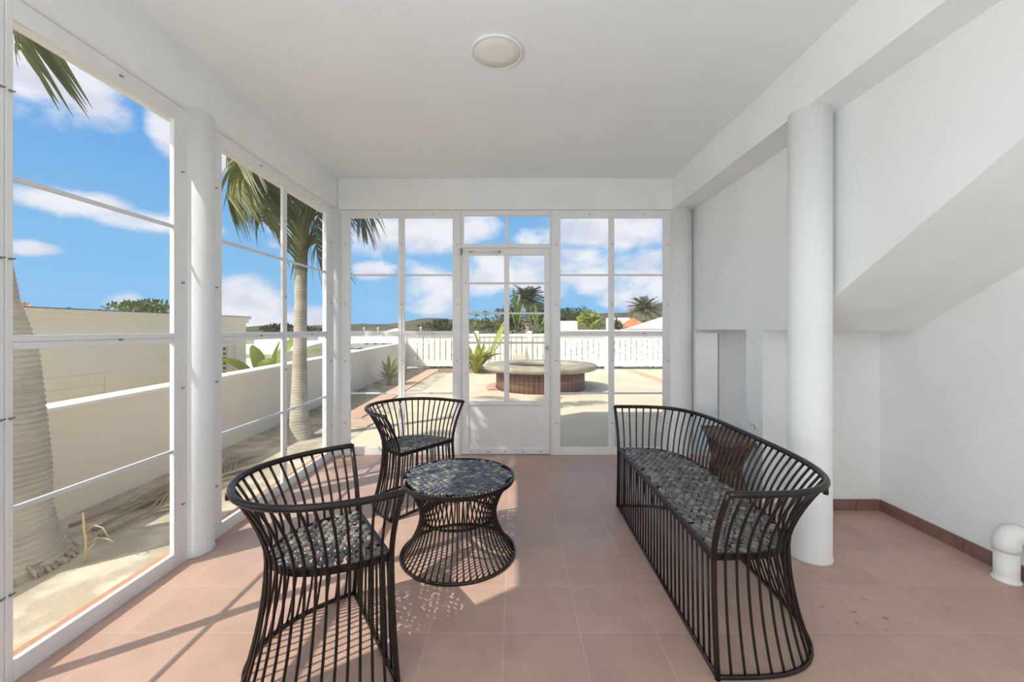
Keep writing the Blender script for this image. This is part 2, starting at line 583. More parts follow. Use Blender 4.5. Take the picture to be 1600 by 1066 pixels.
def at(px, py, Y):
    """the point at depth Y that the photograph shows at px, py"""
    return Vector(((px - CX) / F * Y, Y, HC - (py - CY) / F * Y))


GZ = -0.05        # level of the garden and patio around the porch slab
ZC = 2.785        # ceiling
XL = -1.80        # inner face of the left window wall
YB = 4.184        # inner face of the back window wall
XR, YU = 2.56, 2.912   # right wall, wall under the stair
rng = random.Random(7)

# ---------------------------------------------------------------- room shell
def boxo(name, mat, *d, bevel=0.0):
    b = MB()
    b.box(*d)
    return b.build(name, mat, bevel=bevel)


structure(boxo('floor', M['tile'], XL - 0.02, XR + 0.1, -2.5, YB + 0.03, -0.15, 0.0), 'square terracotta floor tiles with pale grout across the porch', 'floor')
structure(boxo('ceiling', M['ceiling'], XL - 0.05, XR + 0.1, -2.5, YB + 0.05, ZC, ZC + 0.1), 'flat white plaster ceiling over the whole porch', 'ceiling')
structure(boxo('trim_1', M['paint'], XL + 0.02, 1.80, YB - 0.014, YB + 0.2, 2.468, ZC, bevel=0.006), 'white plaster beam above the door and windows of the end wall', 'beam')
b = MB()     # left beam, its lower inner edge rounded off
prof = [(XL + 0.018, ZC)]
for k in range(7):
    a = PI / 2 * k / 6
    prof.append((XL + 0.018 - 0.045 * (1 - math.cos(a)), 2.512 - 0.045 * math.sin(a)))
prof += [(XL - 0.2, 2.467), (XL - 0.2, ZC)]
b.prism([(x, -2.5, z) for x, z in prof], (0, YB + 2.6, 0))
structure(b.build('trim_2', M['paint']), 'white plaster beam with rounded edge above the garden windows', 'beam')
structure(boxo('trim_3', M['paint'], 1.585, 1.812, -2.5, YB + 0.1, 2.478, ZC, bevel=0.004), 'white boxed ceiling beam over the bench and round column', 'beam')
structure(boxo('wall_left', M['paint'], XL - 0.2, XL, -2.5, 0.42, -0.1, 2.5), 'plain white wall nearer than the garden windows', 'wall')

# right side: wall above the niches, pier between them, stair block
b = MB()
b.box(1.81, 2.7, 2.73, YB + 0.2, 1.262, ZC)
structure(b.build('wall_right', M['paint']), 'white wall above the two low niches behind the bench', 'wall')
structure(boxo('trim_4', M['paint'], 1.81, 2.2, 3.03, 3.245, 0, 1.2625), 'short white pier between the two low niches with a socket on it', 'pier')
structure(boxo('wall_niche', M['paint'], 2.11, 2.2, 3.03, YB + 0.1, 0, 1.2625), 'white back wall of the niche beside the frosted window', 'wall')
b = MB()
b.box(1.812, 2.035, 3.032, 3.2, 0, 1.262)
b.box(2.03, 2.7, YU, 3.2, 0, 1.262)
structure(b.build('wall_under_stair', M['paint']), 'white wall closing the low space beneath the stair', 'wall')
structure(boxo('wall_side', M['paint'], XR, XR + 0.12, -2.5, 3.1, 0, ZC), 'tall white wall beside the drain pipe under the stair', 'wall')
b = MB()
b.prism([(1.79, 2.735, 1.2555), (1.79, 2.66, 1.2555), (1.79, 0.0, 2.785), (1.79, 2.735, 2.785)], (XR + 0.05 - 1.79, 0, 0))
structure(b.build('trim_5', M['paint'], bevel=0.004), 'white sloping underside and side of the stair above the drain pipe', 'stair underside')

# baseboards of brown tile, one piece per tile
b = MB()
y = YU
for y0, y1 in ((2.905, 2.36), (2.355, 1.80), (1.795, 1.24), (1.235, 0.6), (0.595, -0.1)):
    b.box(XR - 0.012, XR + 0.005, y1, y0, 0, 0.077)
structure(b.build('baseboard_right', M['base_tile'], bevel=0.002), 'brown tile skirting along the foot of the side wall', 'baseboard')
b = MB()
b.box(2.04, 2.385, YU - 0.012, YU + 0.005, 0, 0.077)
b.box(2.389, XR - 0.013, YU - 0.012, YU + 0.005, 0, 0.077)
structure(b.build('baseboard_back', M['base_tile'], bevel=0.002), 'brown tile skirting along the wall beneath the stair', 'baseboard')


def column(name, x, y, r, z1, label, foot=0.004):
    b = MB()
    b.lathe([(r + foot, 0.0), (r + foot, 0.012), (r, 0.03), (r, z1)], 56, (x, y, 0))
    return structure(b.build(name, M['paint']), label, 'column')


column('round_column', 1.652, 2.325, 0.1035, 2.4785, 'round white plaster column behind the near end of the bench')
column('round_column', -1.835, 2.375, 0.098, 2.50, 'white rounded column between the two garden windows')
column('round_column', -1.838, 4.188, 0.090, 2.468, 'white rounded column in the corner between garden windows and end wall')
column('round_column', 1.678, 4.23, 0.118, 2.4785, 'slim white column beside the frosted niche window')
column('round_column', -1.835, 0.56, 0.098, 2.50, 'white rounded column at the near end of the garden windows')

# ---------------------------------------------------------------- windows and door
clip_mesh = None


def clip(parent, pos, nrm):
    """little turn-button that holds a screen frame"""
    global clip_mesh
    if clip_mesh is None:
        b = MB()
        b.lathe([(0.0001, 0.006), (0.0035, 0.005), (0.0045, 0.0), (0.0045, -0.002)], 10)
        b.rbox((0.006, 0.0, 0.003), (1, 0.3, 0), (-0.3, 1, 0), (0, 0, 1), 0.008, 0.0025, 0.0015)
        o = b.build('screen_clip', M['screw'], parent)
        clip_mesh = o.data
    else:
        o = bpy.data.objects.new('screen_clip', clip_mesh)
        COL.objects.link(o)
        o.parent = parent
    o.location = pos
    q = Vector(nrm).to_track_quat('Z', 'Y')
    o.rotation_euler = q.to_euler()
    return o


def place(side):
    """(along, depth, z) -> world for the left or the back wall"""
    if side == 'left':
        return lambda u, d, z: (XL - d, u, z)
    return lambda u, d, z: (u, YB + d, z)


def wbox(b, P, u0, u1, d0, d1, z0, z1):
    p, q = P(u0, d0, z0), P(u1, d1, z1)
    b.box(min(p[0], q[0]), max(p[0], q[0]), min(p[1], q[1]), max(p[1], q[1]), min(p[2], q[2]), max(p[2], q[2]))


def window(name, side, U0, U1, panes, label, zb=(0.0, 0.076), zt=(2.386, 2.466), rail=(1.195, 1.247), munt=(0.62, 1.813), clips=True):
    """panes: list of (u0, u1) clear openings between U0 and U1"""
    P = place(side)
    W = empty(name, P((U0 + U1) / 2, 0, 0))
    inv = Vector(W.location)

    def fin(b, n, m, par=W, bevel=0.003):
        b.v = [tuple(Vector(v) - inv) for v in b.v]
        return b.build(n, m, par, bevel=bevel)
    D = 0.024
    b = MB()
    wbox(b, P, U0, panes[0][0], 0, D, zb[0], zt[1])
    wbox(b, P, panes[-1][1], U1, 0, D, zb[0], zt[1])
    wbox(b, P, panes[0][0], panes[-1][1], 0, D, zb[0], zb[1])
    wbox(b, P, panes[0][0], panes[-1][1], 0, D, zt[0], zt[1])
    fin(b, 'frame', M['frame'])
    for i in range(len(panes) - 1):
        b = MB()
        wbox(b, P, panes[i][1], panes[i + 1][0], 0.004, D, zb[1], zt[0])
        g = 0.5 * (panes[i][1] + panes[i + 1][0])
        wbox(b, P, g - 0.006, g + 0.006, 0.0, 0.004, zb[1], zt[0])
        fin(b, 'mullion', M['frame'], bevel=0.002)
    for u0, u1 in panes:
        if rail:
            b = MB()
            h = (rail[1] - rail[0])
            wbox(b, P, u0, u1, 0.0, D, rail[0], rail[0] + h * 0.48)
            wbox(b, P, u0, u1, 0.003, D, rail[0] + h * 0.48, rail[0] + h * 0.54)
            wbox(b, P, u0, u1, 0.0, D, rail[0] + h * 0.54, rail[1])
            fin(b, 'rail', M['frame'], bevel=0.0015)
        for z in munt:
            b = MB()
            wbox(b, P, u0, u1, 0.004, 0.018, z - 0.009, z + 0.009)
            fin(b, 'muntin', M['muntin'], bevel=0.002)
        b = MB()
        for z0, z1 in (((zb[1], rail[0]), (rail[1], zt[0])) if rail else ((zb[1], zt[0]),)):
            q = [P(u0, 0.019, z0), P(u1, 0.019, z0), P(u1, 0.019, z1), P(u0, 0.019, z1)]
            b.add(q, [(0, 1, 2, 3)])
        b.v = [tuple(Vector(v) - inv) for v in b.v]
        b.build('screen', M['screen'], W, recalc=False)
    if clips:
        nrm = (1, 0, 0) if side == 'left' else (0, -1, 0)
        us = [(U0 + panes[0][0]) / 2, (U1 + panes[-1][1]) / 2] + [0.5 * (panes[i][1] + panes[i + 1][0]) for i in range(len(panes) - 1)]
        for u in us:
            for z in (0.32, 0.95, 1.52, 2.12):
                clip(W, Vector(P(u, -0.002, z)) - inv, nrm)
        for u0, u1 in panes:
            for z in ((zt[0] + zt[1]) / 2, (rail[0] + rail[1]) / 2 if rail else None):
                if z:
                    clip(W, Vector(P(0.5 * (u0 + u1) + 0.05, -0.002, z)) - inv, nrm)
    return structure(W, label, 'window')


window('window_1', 'left', 0.70, 1.466, [(0.745, 1.436)], 'white framed garden screen window nearest the viewer, its last jamb showing', clips=True)
window('window_2', 'left', 1.468, 2.30, [(1.492, 2.196)], 'tall white framed screen window before the thick swollen palm trunk')
window('window_3', 'left', 2.45, 4.165, [(2.555, 3.235), (3.295, 3.975)], 'two-bay white screen window before the palm with drooping fronds')
window('window_4', 'back', -1.765, -0.545, [(-1.657, -1.173), (-1.109, -0.625)], 'two-bay white screen window behind the chair in the corner')
window('window_5', 'back', 0.373, 1.585, [(0.4616, 0.948), (1.006, 1.496)], 'two-bay white screen window between the door and the bench end')

# door with its fixed transom above
P = place('back')
D1 = empty('door_1', (-0.08, YB, 0))
inv = Vector(D1.location)


def dfin(b, n, m, par=D1, bevel=0.003):
    b.v = [tuple(Vector(v) - inv) for v in b.v]
    return b.build(n, m, par, bevel=bevel)


b = MB()
wbox(b, P, -0.543, -0.531, 0, 0.06, 0, 2.466)
wbox(b, P, 0.357, 0.372, 0, 0.06, 0, 2.466)
wbox(b, P, -0.531, 0.357, 0, 0.06, 2.418, 2.466)
wbox(b, P, -0.531, 0.357, 0, 0.06, 2.085, 2.1275)
dfin(b, 'door_frame', M['frame'])
b = MB()
wbox(b, P, -0.092, -0.062, 0.004, 0.05, 2.1275, 2.418)
wbox(b, P, -0.531, -0.514, 0.004, 0.05, 2.1275, 2.418)
dfin(b, 'transom_bar', M['frame'], bevel=0.002)
b = MB()
for u0, u1 in ((-0.514, -0.092), (-0.062, 0.357)):
    b.add([P(u0, 0.03, 2.1275), P(u1, 0.03, 2.1275), P(u1, 0.03, 2.418), P(u0, 0.03, 2.418)], [(0, 1, 2, 3)])
dfin(b, 'transom_screen', M['screen'], bevel=0)
b = MB()          # leaf: stiles, rails
wbox(b, P, -0.527, -0.461, -0.006, 0.034, 0.012, 2.08)
wbox(b, P, 0.300, 0.353, -0.006, 0.034, 0.012, 2.08)
wbox(b, P, -0.461, 0.300, -0.006, 0.034, 2.013, 2.08)
wbox(b, P, -0.461, 0.300, -0.006, 0.034, 0.503, 0.537)
wbox(b, P, -0.461, 0.300, -0.006, 0.034, 0.012, 0.066)
wbox(b, P, -0.106, -0.054, -0.004, 0.034, 0.537, 2.013)
leaf = dfin(b, 'door_leaf', M['frame'])
b = MB()
wbox(b, P, -0.461, 0.300, 0.006, 0.022, 0.066, 0.503)
dfin(b, 'kick_panel', M['frame'], bevel=0)
for z in (1.129, 1.427, 1.730):
    b = MB()
    wbox(b, P, -0.461, -0.106, 0.006, 0.022, z - 0.010, z + 0.010)
    wbox(b, P, -0.054, 0.300, 0.006, 0.022, z - 0.010, z + 0.010)
    dfin(b, 'muntin', M['muntin'], bevel=0.002)
b = MB()
for u0, u1 in ((-0.461, -0.106), (-0.054, 0.300)):
    b.add([P(u0, 0.026, 0.537), P(u1, 0.026, 0.537), P(u1, 0.026, 2.013), P(u0, 0.026, 2.013)], [(0, 1, 2, 3)])
dfin(b, 'door_screen', M['screen'], bevel=0)
b = MB()          # closer: cylinder, rod and bracket
b.tube([P(-0.40, -0.022, 2.045), P(-0.16, -0.022, 2.045)], 0.011, 12)
b.tube([P(-0.53, -0.022, 2.052), P(-0.40, -0.022, 2.045)], 0.004, 8)
dfin(b, 'closer_tube', M['frame'], bevel=0)
b = MB()
wbox(b, P, -0.552, -0.524, -0.028, 0.0, 2.066, 2.074)
wbox(b, P, -0.541, -0.531, -0.030, 0.0, 2.012, 2.076)
wbox(b, P, -0.168, -0.140, -0.028, -0.004, 2.038, 2.050)
wbox(b, P, -0.452, -0.425, -0.034, -0.006, 2.040, 2.047)
dfin(b, 'closer_bracket', M['screw'], bevel=0)
b = MB()          # latch
wbox(b, P, 0.322, 0.342, -0.016, -0.006, 1.055, 1.105)
b.tube([P(0.332, -0.02, 1.075), P(0.332, -0.038, 1.075), P(0.300, -0.045, 1.078)], 0.006, 8)
dfin(b, 'latch_handle', M['metal'], bevel=0)
for u in (-0.44, -0.27, -0.10, 0.08, 0.26):
    clip(D1, Vector(P(u, -0.008, 0.035)) - inv, (0, -1, 0))
for u in (-0.495, -0.080, 0.325):
    for z in (0.82, 1.73):
        clip(D1, Vector(P(u, -0.008, z)) - inv, (0, -1, 0))
structure(D1, 'white screen door with solid lower panel and small transom above', 'door')

# frosted window at the end of the niche
W6 = empty('window_6', (1.955, YB, 0))
b = MB()
b.box(-0.158, -0.138, -0.02, 0.03, 0.0, 1.262)
b.box(0.103, 0.155, -0.02, 0.03, 0.0, 1.262)
b.box(-0.138, 0.103, -0.02, 0.03, 1.228, 1.262)
b.box(-0.138, 0.103, -0.02, 0.03, 0.0, 0.035)
b.build('frame', M['frame'], W6, bevel=0.003)
b = MB()
b.box(-0.138, 0.103, 0.0, 0.008, 0.035, 1.228)
b.build('pane', M['frost'], W6)
structure(W6, 'narrow frosted glass window glowing in the low niche behind the stool', 'window')

structure(boxo('trim_6', M['sill'], XL - 0.140, XL - 0.024, 0.4, 4.18, -0.06, 0.022), 'thin terracotta edging strip outside the garden windows', 'sill')
structure(boxo('trim_7', M['concrete'], XL - 0.1, 2.2, YB + 0.031, YB + 0.2, -0.1, -0.002), 'concrete doorstep strip outside the end wall', 'sill')

# the rest of the house overhead and around, which shades the patio
b = MB()
b.box(-2.0, 8.0, -7.0, 4.40, ZC + 0.1, 3.75)
structure(b.build('roof', M['white_house']), 'flat white roof slab over the porch', 'roof')
structure(boxo('wall_outer', M['white_house'], XR + 0.12, 8.0, -2.0, 4.3, -0.1, ZC + 0.1), 'white body of the house beyond the side wall', 'wall')

# ---------------------------------------------------------------- fittings
L = empty('ceiling_light', (-0.097, 2.255, ZC))
b = MB()
b.lathe([(0.139, 0.0), (0.139, -0.016), (0.136, -0.021), (0.131, -0.022), (0.129, -0.018)], 64)
b.build('rim', M['plastic'], L)
b = MB()
b.lathe([(0.130, -0.010), (0.129, -0.018), (0.06, -0.0185), (0.0005, -0.0185)], 64)
b.build('diffuser', M['diffuser'], L)
tag(L, 'flat round white flush light fitting on the ceiling', 'ceiling light')

S = empty('wall_socket', (1.81, 3.14, 0.547))
b = MB()
b.box(-0.006, 0.0, -0.058, 0.058, -0.036, 0.036)
b.build('cover_plate', M['plastic'], S, bevel=0.002)
for dy in (-0.027, 0.027):
    b = MB()
    b.lathe([(0.0005, 0.0), (0.0165, 0.0), (0.0165, -0.004)], 20)
    o = b.build('socket_face', M['plastic'], S, loc=(-0.0075, dy, 0))
    o.rotation_euler = (0, -PI / 2, 0)
    o.location = (-0.0095, dy, 0)
    b = MB()
    for zz, hh in ((0.006, 0.0045), (-0.006, 0.0045)):
        b.box(-0.0103, -0.0098, -0.0015 + dy - 0.005, 0.0015 + dy - 0.005, zz - hh * 0.5, zz + hh * 0.5)
    b.box(-0.0103, -0.0098, dy + 0.005, dy + 0.009, -0.003, 0.003)
    b.build('slot', M['dark'], o if False else S)
tag(S, 'white double power socket set sideways on the pier between niches', 'power socket')

Pp = empty('drain_pipe', (2.487, 2.10, 0))
b = MB()
b.lathe([(0.056, 0.0), (0.054, 0.010), (0.048, 0.014), (0.0465, 0.03), (0.0465, 0.175)], 32)
b.build('riser', M['pvc'], Pp)
b = MB()
b.tube([(0, 0, 0.150), (0, 0, 0.172), (0, 0, 0.176), (0, 0, 0.190), (0.006, -0.0, 0.208), (0.02, 0.0, 0.222), (0.038, 0.0, 0.228), (0.075, 0.0, 0.229)], [0.051, 0.051, 0.0515, 0.050, 0.050, 0.050, 0.050, 0.050], 28)
b.build('elbow', M['pvc'], Pp)
tag(Pp, 'stubby white drain pipe with an elbow at the foot of the side wall', 'drain pipe')

# ---------------------------------------------------------------- iron and pebble furniture
def sgnpow(v, e):
    return math.copysign(abs(v) ** e, v)


def u_point(a, b, n, th):
    """horseshoe plan: th from -90 to 90 degrees, open side at x = 0, back at x = -b"""
    return (-b * abs(math.cos(th)) ** (2.0 / n), a * sgnpow(math.sin(th), 2.0 / n))


def even_thetas(a, b, n, k):
    ths = np.linspace(-PI / 2, PI / 2, 4000)
    pts = np.array([u_point(a, b, n, t) for t in ths])
    s = np.concatenate([[0], np.cumsum(np.hypot(*np.diff(pts, axis=0).T))])
    return list(np.interp(np.linspace(0, s[-1], k), s, ths)), s[-1]


def pebble_points(inside, box, pitch, seed):
    r = np.random.default_rng(seed)
    x0, x1, y0, y1 = box
    pts = []
    row = 0
    y = y0
    while y < y1:
        x = x0 + (pitch * 0.5 if row % 2 else 0)
        while x < x1:
            p = (x + r.uniform(-.25, .25) * pitch, y + r.uniform(-.22, .22) * pitch)
            if inside(*p):
                pts.append(p)
            x += pitch
        y += pitch * 0.80
        row += 1
    p = np.array(pts)
    for it in range(30):
        d = p[:, None, :] - p[None, :, :]
        d[..., 1] *= 1.22
        q = np.sqrt((d ** 2).sum(-1)) + 1e-9
        w = np.clip(pitch * 1.02 - q, 0, None) / q
        np.fill_diagonal(w, 0)
        step = (d * w[..., None]).sum(1) * 0.22
        n = p + step
        ok = np.array([inside(*a) for a in n])
        p[ok] = n[ok]
    return p


def pebbles(name, inside, box, pitch, z, seed, mat, parent, along=0.0):
    r = random.Random(seed)
    b = MB()
    seg = 10
    rings = [(0.55, -0.75), (1.0, -0.05), (0.93, 0.45), (0.55, 0.88)]
    for x, y in pebble_points(inside, box, pitch, seed):
        A, B, H = pitch * r.uniform(.49, .58), pitch * r.uniform(.39, .46), r.uniform(.0055, .0075)
        t = along + r.gauss(0, 0.28)
        ct, st = math.cos(t), math.sin(t)
        e = r.uniform(1.7, 2.2)
        tz = r.uniform(-.04, .04)
        v = []
        for rr, zz in rings:
            for k in range(seg):
                a = 2 * PI * k / seg
                px, py = A * rr * sgnpow(math.cos(a), 2 / e), B * rr * sgnpow(math.sin(a), 2 / e)
                v.append((x + px * ct - py * st, y + px * st + py * ct, z + zz * H + px * tz))
        v.append((x, y, z + H))
        f = [(i * seg + k, i * seg + (k + 1) % seg, (i + 1) * seg + (k + 1) % seg, (i + 1) * seg + k) for i in range(3) for k in range(seg)]
        f += [(3 * seg + k, 3 * seg + (k + 1) % seg, 4 * seg) for k in range(seg)]
        f.append(tuple(range(seg))[::-1])
        b.add(v, f, True)
    return b.build(name, mat, parent, recalc=False)


ZS, ZR = 0.432, 0.70


def make_seat(name, loc, rz, rail, seat, foot, n, n_back, n_front, pitch, seed, joint=None, rod_r=0.0052):
    """rail, seat, foot: (half width, depth) of the horseshoe at the three heights; n: squareness of the horseshoe"""
    R = empty(name, loc, rz)

    def ab(z):
        if z < ZS:
            w = ((ZS - z) / ZS) ** 1.9
            q = foot
        else:
            w = ((z - ZS) / (ZR - ZS)) ** 1.55
            q = rail
        return seat[0] + (q[0] - seat[0]) * w, seat[1] + (q[1] - seat[1]) * w

    def pt(th, z):
        a, bb = ab(z)
        x, y = u_point(a, bb, n, th)
        return (x, y, z)
    ths, _ = even_thetas(seat[0], seat[1], n, n_back)
    fine, _ = even_thetas(rail[0], rail[1], n, 70)
    zs = [0.008 + (ZR - 0.010 - 0.008) * i / 15 for i in range(16)]
    b = MB()
    b.tube([pt(t, ZR) for t in fine], 0.0125, 12)
    tr = b.build('top_rail', M['iron'], R)
    b = MB()
    b.tube([pt(t, 0.008) for t in fine] , 0.0085, 10)
    b.build('base_rail', M['iron'], R)
    a0 = ab(0.008)[0]
    b = MB()
    b.tube([(0, -a0, 0.008), (0, a0, 0.008)], 0.0085, 10)
    b.build('front_base_rail', M['iron'], R)
    for t in (-PI / 2, PI / 2):
        b = MB()
        b.tube([pt(t, z) for z in [0.0] + zs[1:-1] + [ZR + 0.004]], 0.0105, 10)
        b.build('front_post', M['iron'], R)
    for t in ths[1:-1]:
        b = MB()
        b.tube([pt(t, z) for z in zs], rod_r, 8)
        b.build('back_rod', M['iron'], R)
    for k in range(n_front):
        s = -1 + 2 * (k + 1) / (n_front + 1)
        b = MB()
        b.tube([(0, s * a0 * 0.985, 0.008), (0, s * (seat[0] - 0.004), ZS - 0.012)], rod_r * 0.95, 8)
        b.build('front_rod', M['iron'], R)
    # seat frame: a flat iron band round the pebbles with a few bearers below
    sa, sb = seat[0] - 0.010, seat[1] - 0.010
    ring = [u_point(sa, sb, n, t) for t in even_thetas(sa, sb, n, 60)[0]]
    b = MB()
    m_ = len(ring)
    v = []
    for off, z in ((0.0, ZS - 0.022), (0.0, ZS + 0.003), (0.012, ZS + 0.003), (0.012, ZS - 0.022)):
        for x, y in ring:
            k = 1 - off / sa * 0.9
            v.append((x * (1 - off / sb) - off * 0.3 * 0, y * k, z))
    f = []
    for i in range(m_):
        j = (i + 1) % m_
        for r_ in range(4):
            q = (r_ + 1) % 4
            f.append((r_ * m_ + i, r_ * m_ + j, q * m_ + j, q * m_ + i))
    b.add(v, f)
    b.box(-0.012, 0.004, -sa, sa, ZS - 0.022, ZS + 0.003)
    sf = b.build('seat_frame', M['iron'], R)
    nb = 3 if seat[0] < 0.4 else 9
    for k in range(nb):
        yy = -sa + 2 * sa * (k + 1) / (nb + 1)
        dep = sb * (1 - abs(yy / sa) ** n) ** (1 / n)
        b = MB()
        b.tube([(-0.004, yy, ZS - 0.013), (-dep + 0.008, yy, ZS - 0.013)], 0.004, 6)
        b.build('bearer', M['iron'], sf)

    def inside(x, y):
        X = -x / (sb - 0.019)
        Y = abs(y) / (sa - 0.015)
        return x < -0.022 and X > 0 and X ** n + Y ** n < 1.0
    pebbles('pebble_tile_seat', inside, (-sb, 0, -sa, sa), pitch, ZS + 0.001, seed, M['pebble'], R, along=PI / 2)
    if joint:
        for t in joint:
            b = MB()
            p = Vector(pt(t, ZR - 0.006))
            b.lathe([(0.0005, 0.012), (0.008, 0.010), (0.009, 0.0), (0.009, -0.014), (0.0005, -0.016)], 10, p + Vector((-0.012, 0, -0.008)))
            b.build('bolt', M['iron'], R)
    return R


chairP = dict(rail=(0.356, 0.49), seat=(0.242, 0.385), foot=(0.310, 0.455), n=2.25, n_back=29, n_front=9, pitch=0.0345)
c1 = make_seat('barrel_chair', (-0.592, 1.735, 0), math.radians(34.6), seed=3, joint=(0.0,), **chairP)
tag(c1, 'near black iron barrel chair with pebble seat, its back towards the viewer', 'chair', 'black iron barrel chairs')
c2 = make_seat('barrel_chair', (-0.622, 2.97, 0), math.radians(-38.3), seed=5, joint=(0.3,), **chairP)
tag(c2, 'black iron barrel chair in the corner, partly behind the round pebble table', 'chair', 'black iron barrel chairs')
bench = make_seat('barrel_bench', (0.735, 2.235, 0), PI, rail=(0.808, 0.525), seat=(0.703, 0.425), foot=(0.732, 0.515), n=3.8, n_back=48, n_front=29, pitch=0.0355, seed=11, joint=(-0.62, 1.0))
tag(bench, 'long black iron bench with curved rod back and pebble seat', 'bench')

T = empty('round_table', (-0.32, 2.366, 0))
RT, RW, RB, ZT = 0.318, 0.212, 0.318, 0.432


def trad(z):
    if z < 0.23:
        return RW + (RB - RW) * ((0.23 - z) / 0.23) ** 1.8
    return RW + (RT - 0.012 - RW) * ((z - 0.23) / (ZT - 0.23)) ** 1.7


NR = 56
for k in range(NR):
    a = 2 * PI * k / NR
    b = MB()
    b.tube([(trad(z) * math.cos(a), trad(z) * math.sin(a), z) for z in [0.008 + (ZT - 0.022) * i / 13 for i in range(14)]], 0.0046, 8)
    b.build('base_rod', M['iron'], T)
for nm, r, z, w in (('foot_ring', RB, 0.009, 0.0085), ('waist_ring', RW - 0.012, 0.215, 0.0075)):
    b = MB()
    b.tube([(r * math.cos(2 * PI * k / 64), r * math.sin(2 * PI * k / 64), z) for k in range(64)], w, 10, closed=True)
    b.build(nm, M['iron'], T)
b = MB()
b.lathe([(RT - 0.010, ZT - 0.018), (RT, ZT - 0.018), (RT, ZT + 0.004), (RT - 0.010, ZT + 0.004)], 72, closed_prof=True, smooth=False)
tf = b.build('top_band', M['iron'], T)
for k in range(4):
    a = PI * k / 4
    b = MB()
    b.tube([(-(RT - .012) * math.cos(a), -(RT - .012) * math.sin(a), ZT - 0.012), ((RT - .012) * math.cos(a), (RT - .012) * math.sin(a), ZT - 0.012)], 0.004, 6)
    b.build('bearer', M['iron'], tf)
pebbles('pebble_tile_top', lambda x, y: x * x + y * y < (RT - 0.028) ** 2, (-RT, RT, -RT, RT), 0.0345, ZT + 0.002, 21, M['pebble_sky_tint'], T)
tag(T, 'low round black iron table with waisted rod base and pebble top', 'table')

# crossed-leg wooden stool by the niche
ST = empty('wooden_stool', (1.618, 3.17, 0), math.radians(-99))
b = MB()
b.box(-0.26, 0.26, -0.115, 0.115, 0.435, 0.472)
b.build('top', M['wood'], ST, bevel=0.004)
for s, w in ((1, 0.112), (-1, 0.096)):
    b = MB()
    p0, p1 = Vector((-0.235 * s, 0, 0.0)), Vector((0.195 * s, 0, 0.437))
    d = (p1 - p0).normalized()
    nn = Vector((-d.z, 0, d.x))
    h = 0.016
    b.prism([(p0.x - h / abs(d.z), -w, 0.0), (p0.x + h / abs(d.z), -w, 0.0), (p1.x + h / abs(d.z), -w, 0.436), (p1.x - h / abs(d.z), -w, 0.436)], (0, 2 * w, 0))
    b.build('crossed_leg', M['wood'], ST, bevel=0.002)
for y in (-0.1175, 0.1175):
    b = MB()
    b.tube([(-0.02, y * 0.8, 0.235), (-0.02, y * 1.05, 0.235)], 0.010, 10)
    b.build('pivot_peg', M['wood'], ST)
tag(ST, 'small weathered brown wooden stool with crossed board legs by the niche', 'stool')

# ---------------------------------------------------------------- garden and patio
b = MB()
b.box(-3.7, XL - 0.139, -8, 14.5, -0.25, GZ)
structure(b.build('ground_bed', M['sand']), 'dry sandy strip of earth between the porch and the garden wall', 'ground')
b = MB()
b.box(XL - 0.139, 14, YB + 0.199, 14.5, -0.25, GZ)
structure(b.build('patio', M['concrete']), 'pale sandy concrete patio round the basin', 'patio')
b = MB()
b.prism([(-3.5, 5.9, GZ + 0.004), (-2.62, 5.9, GZ + 0.004), (-2.72, 13.4, GZ + 0.004), (-3.6, 13.4, GZ + 0.004)], (0, 0, 0.012))
structure(b.build('planting_bed', M['soil']), 'strip of grey brown soil along the garden wall', 'soil bed')


def brick_strip(name, pts, w, label):
    b = MB()
    p, q = Vector(pts[0]), Vector(pts[1])
    d = (q - p).normalized()
    s = Vector((-d.y, d.x, 0)) * (w / 2)
    b.prism([p - s, p + s, q + s, q - s], (0, 0, 0.014))
    o = b.build(name, M['brickpave'])
    uv_wall(o, lambda co: ((Vector(co) - p).dot(d), (Vector(co) - p).dot(s) / s.length + w / 2))
    return tag(o, label, 'brick edging')


brick_strip('brick_edging', [(-2.43, 6.15, GZ + 0.004), (-2.58, 13.2, GZ + 0.004)], 0.34, 'orange brick edging between the agave bed and the patio')
brick_strip('brick_edging', [(-3.2, 5.95, GZ + 0.006), (-1.95, 5.75, GZ + 0.006)], 0.36, 'short orange brick edging crossing from garden wall to patio near the porch')
brick_strip('brick_edging', [(3.74, 9.9, GZ + 0.004), (3.66, 13.2, GZ + 0.004)], 0.26, 'narrow orange brick line set into the patio before the fence')

# low garden wall
W = empty('garden_wall', (-3.13, 2.8, GZ))
w0, w1 = Vector((-2.85, -5.0, 0)), Vector((-3.52, 13.55, 0))
d = (w1 - w0).normalized()
s = Vector((-d.y, d.x, 0))
b = MB()
n = 12


def wtop(y):
    return 0.712 + 0.0092 * (y - 2.8)


v, f = [], []
for i in range(n + 1):
    p = w0 + (w1 - w0) * (i / n)
    zt = wtop(p.y)
    for q, z in ((p, -1.4), (p, zt), (p + s * 0.2, zt), (p + s * 0.2, -1.4)):
        v.append(q + Vector((0, 0, z)) - Vector(W.location))
for i in range(n):
    for k in range(4):
        f.append((i * 4 + k, i * 4 + (k + 1) % 4, (i + 1) * 4 + (k + 1) % 4, (i + 1) * 4 + k))
f += [(0, 1, 2, 3), (n * 4 + 3, n * 4 + 2, n * 4 + 1, n * 4)]
b.add(v, f)
b.build('wall_body', M['stucco_wall'], W)
b = MB()
v, f = [], []
for i in range(n + 1):
    p = w0 + (w1 - w0) * (i / n)
    zt = wtop(p.y)
    for q, z in ((p - s * 0.006, zt - 0.002), (p - s * 0.006, zt + 0.022), (p + s * 0.206, zt + 0.022), (p + s * 0.206, zt - 0.002)):
        v.append(q + Vector((0, 0, z)) - Vector(W.location))
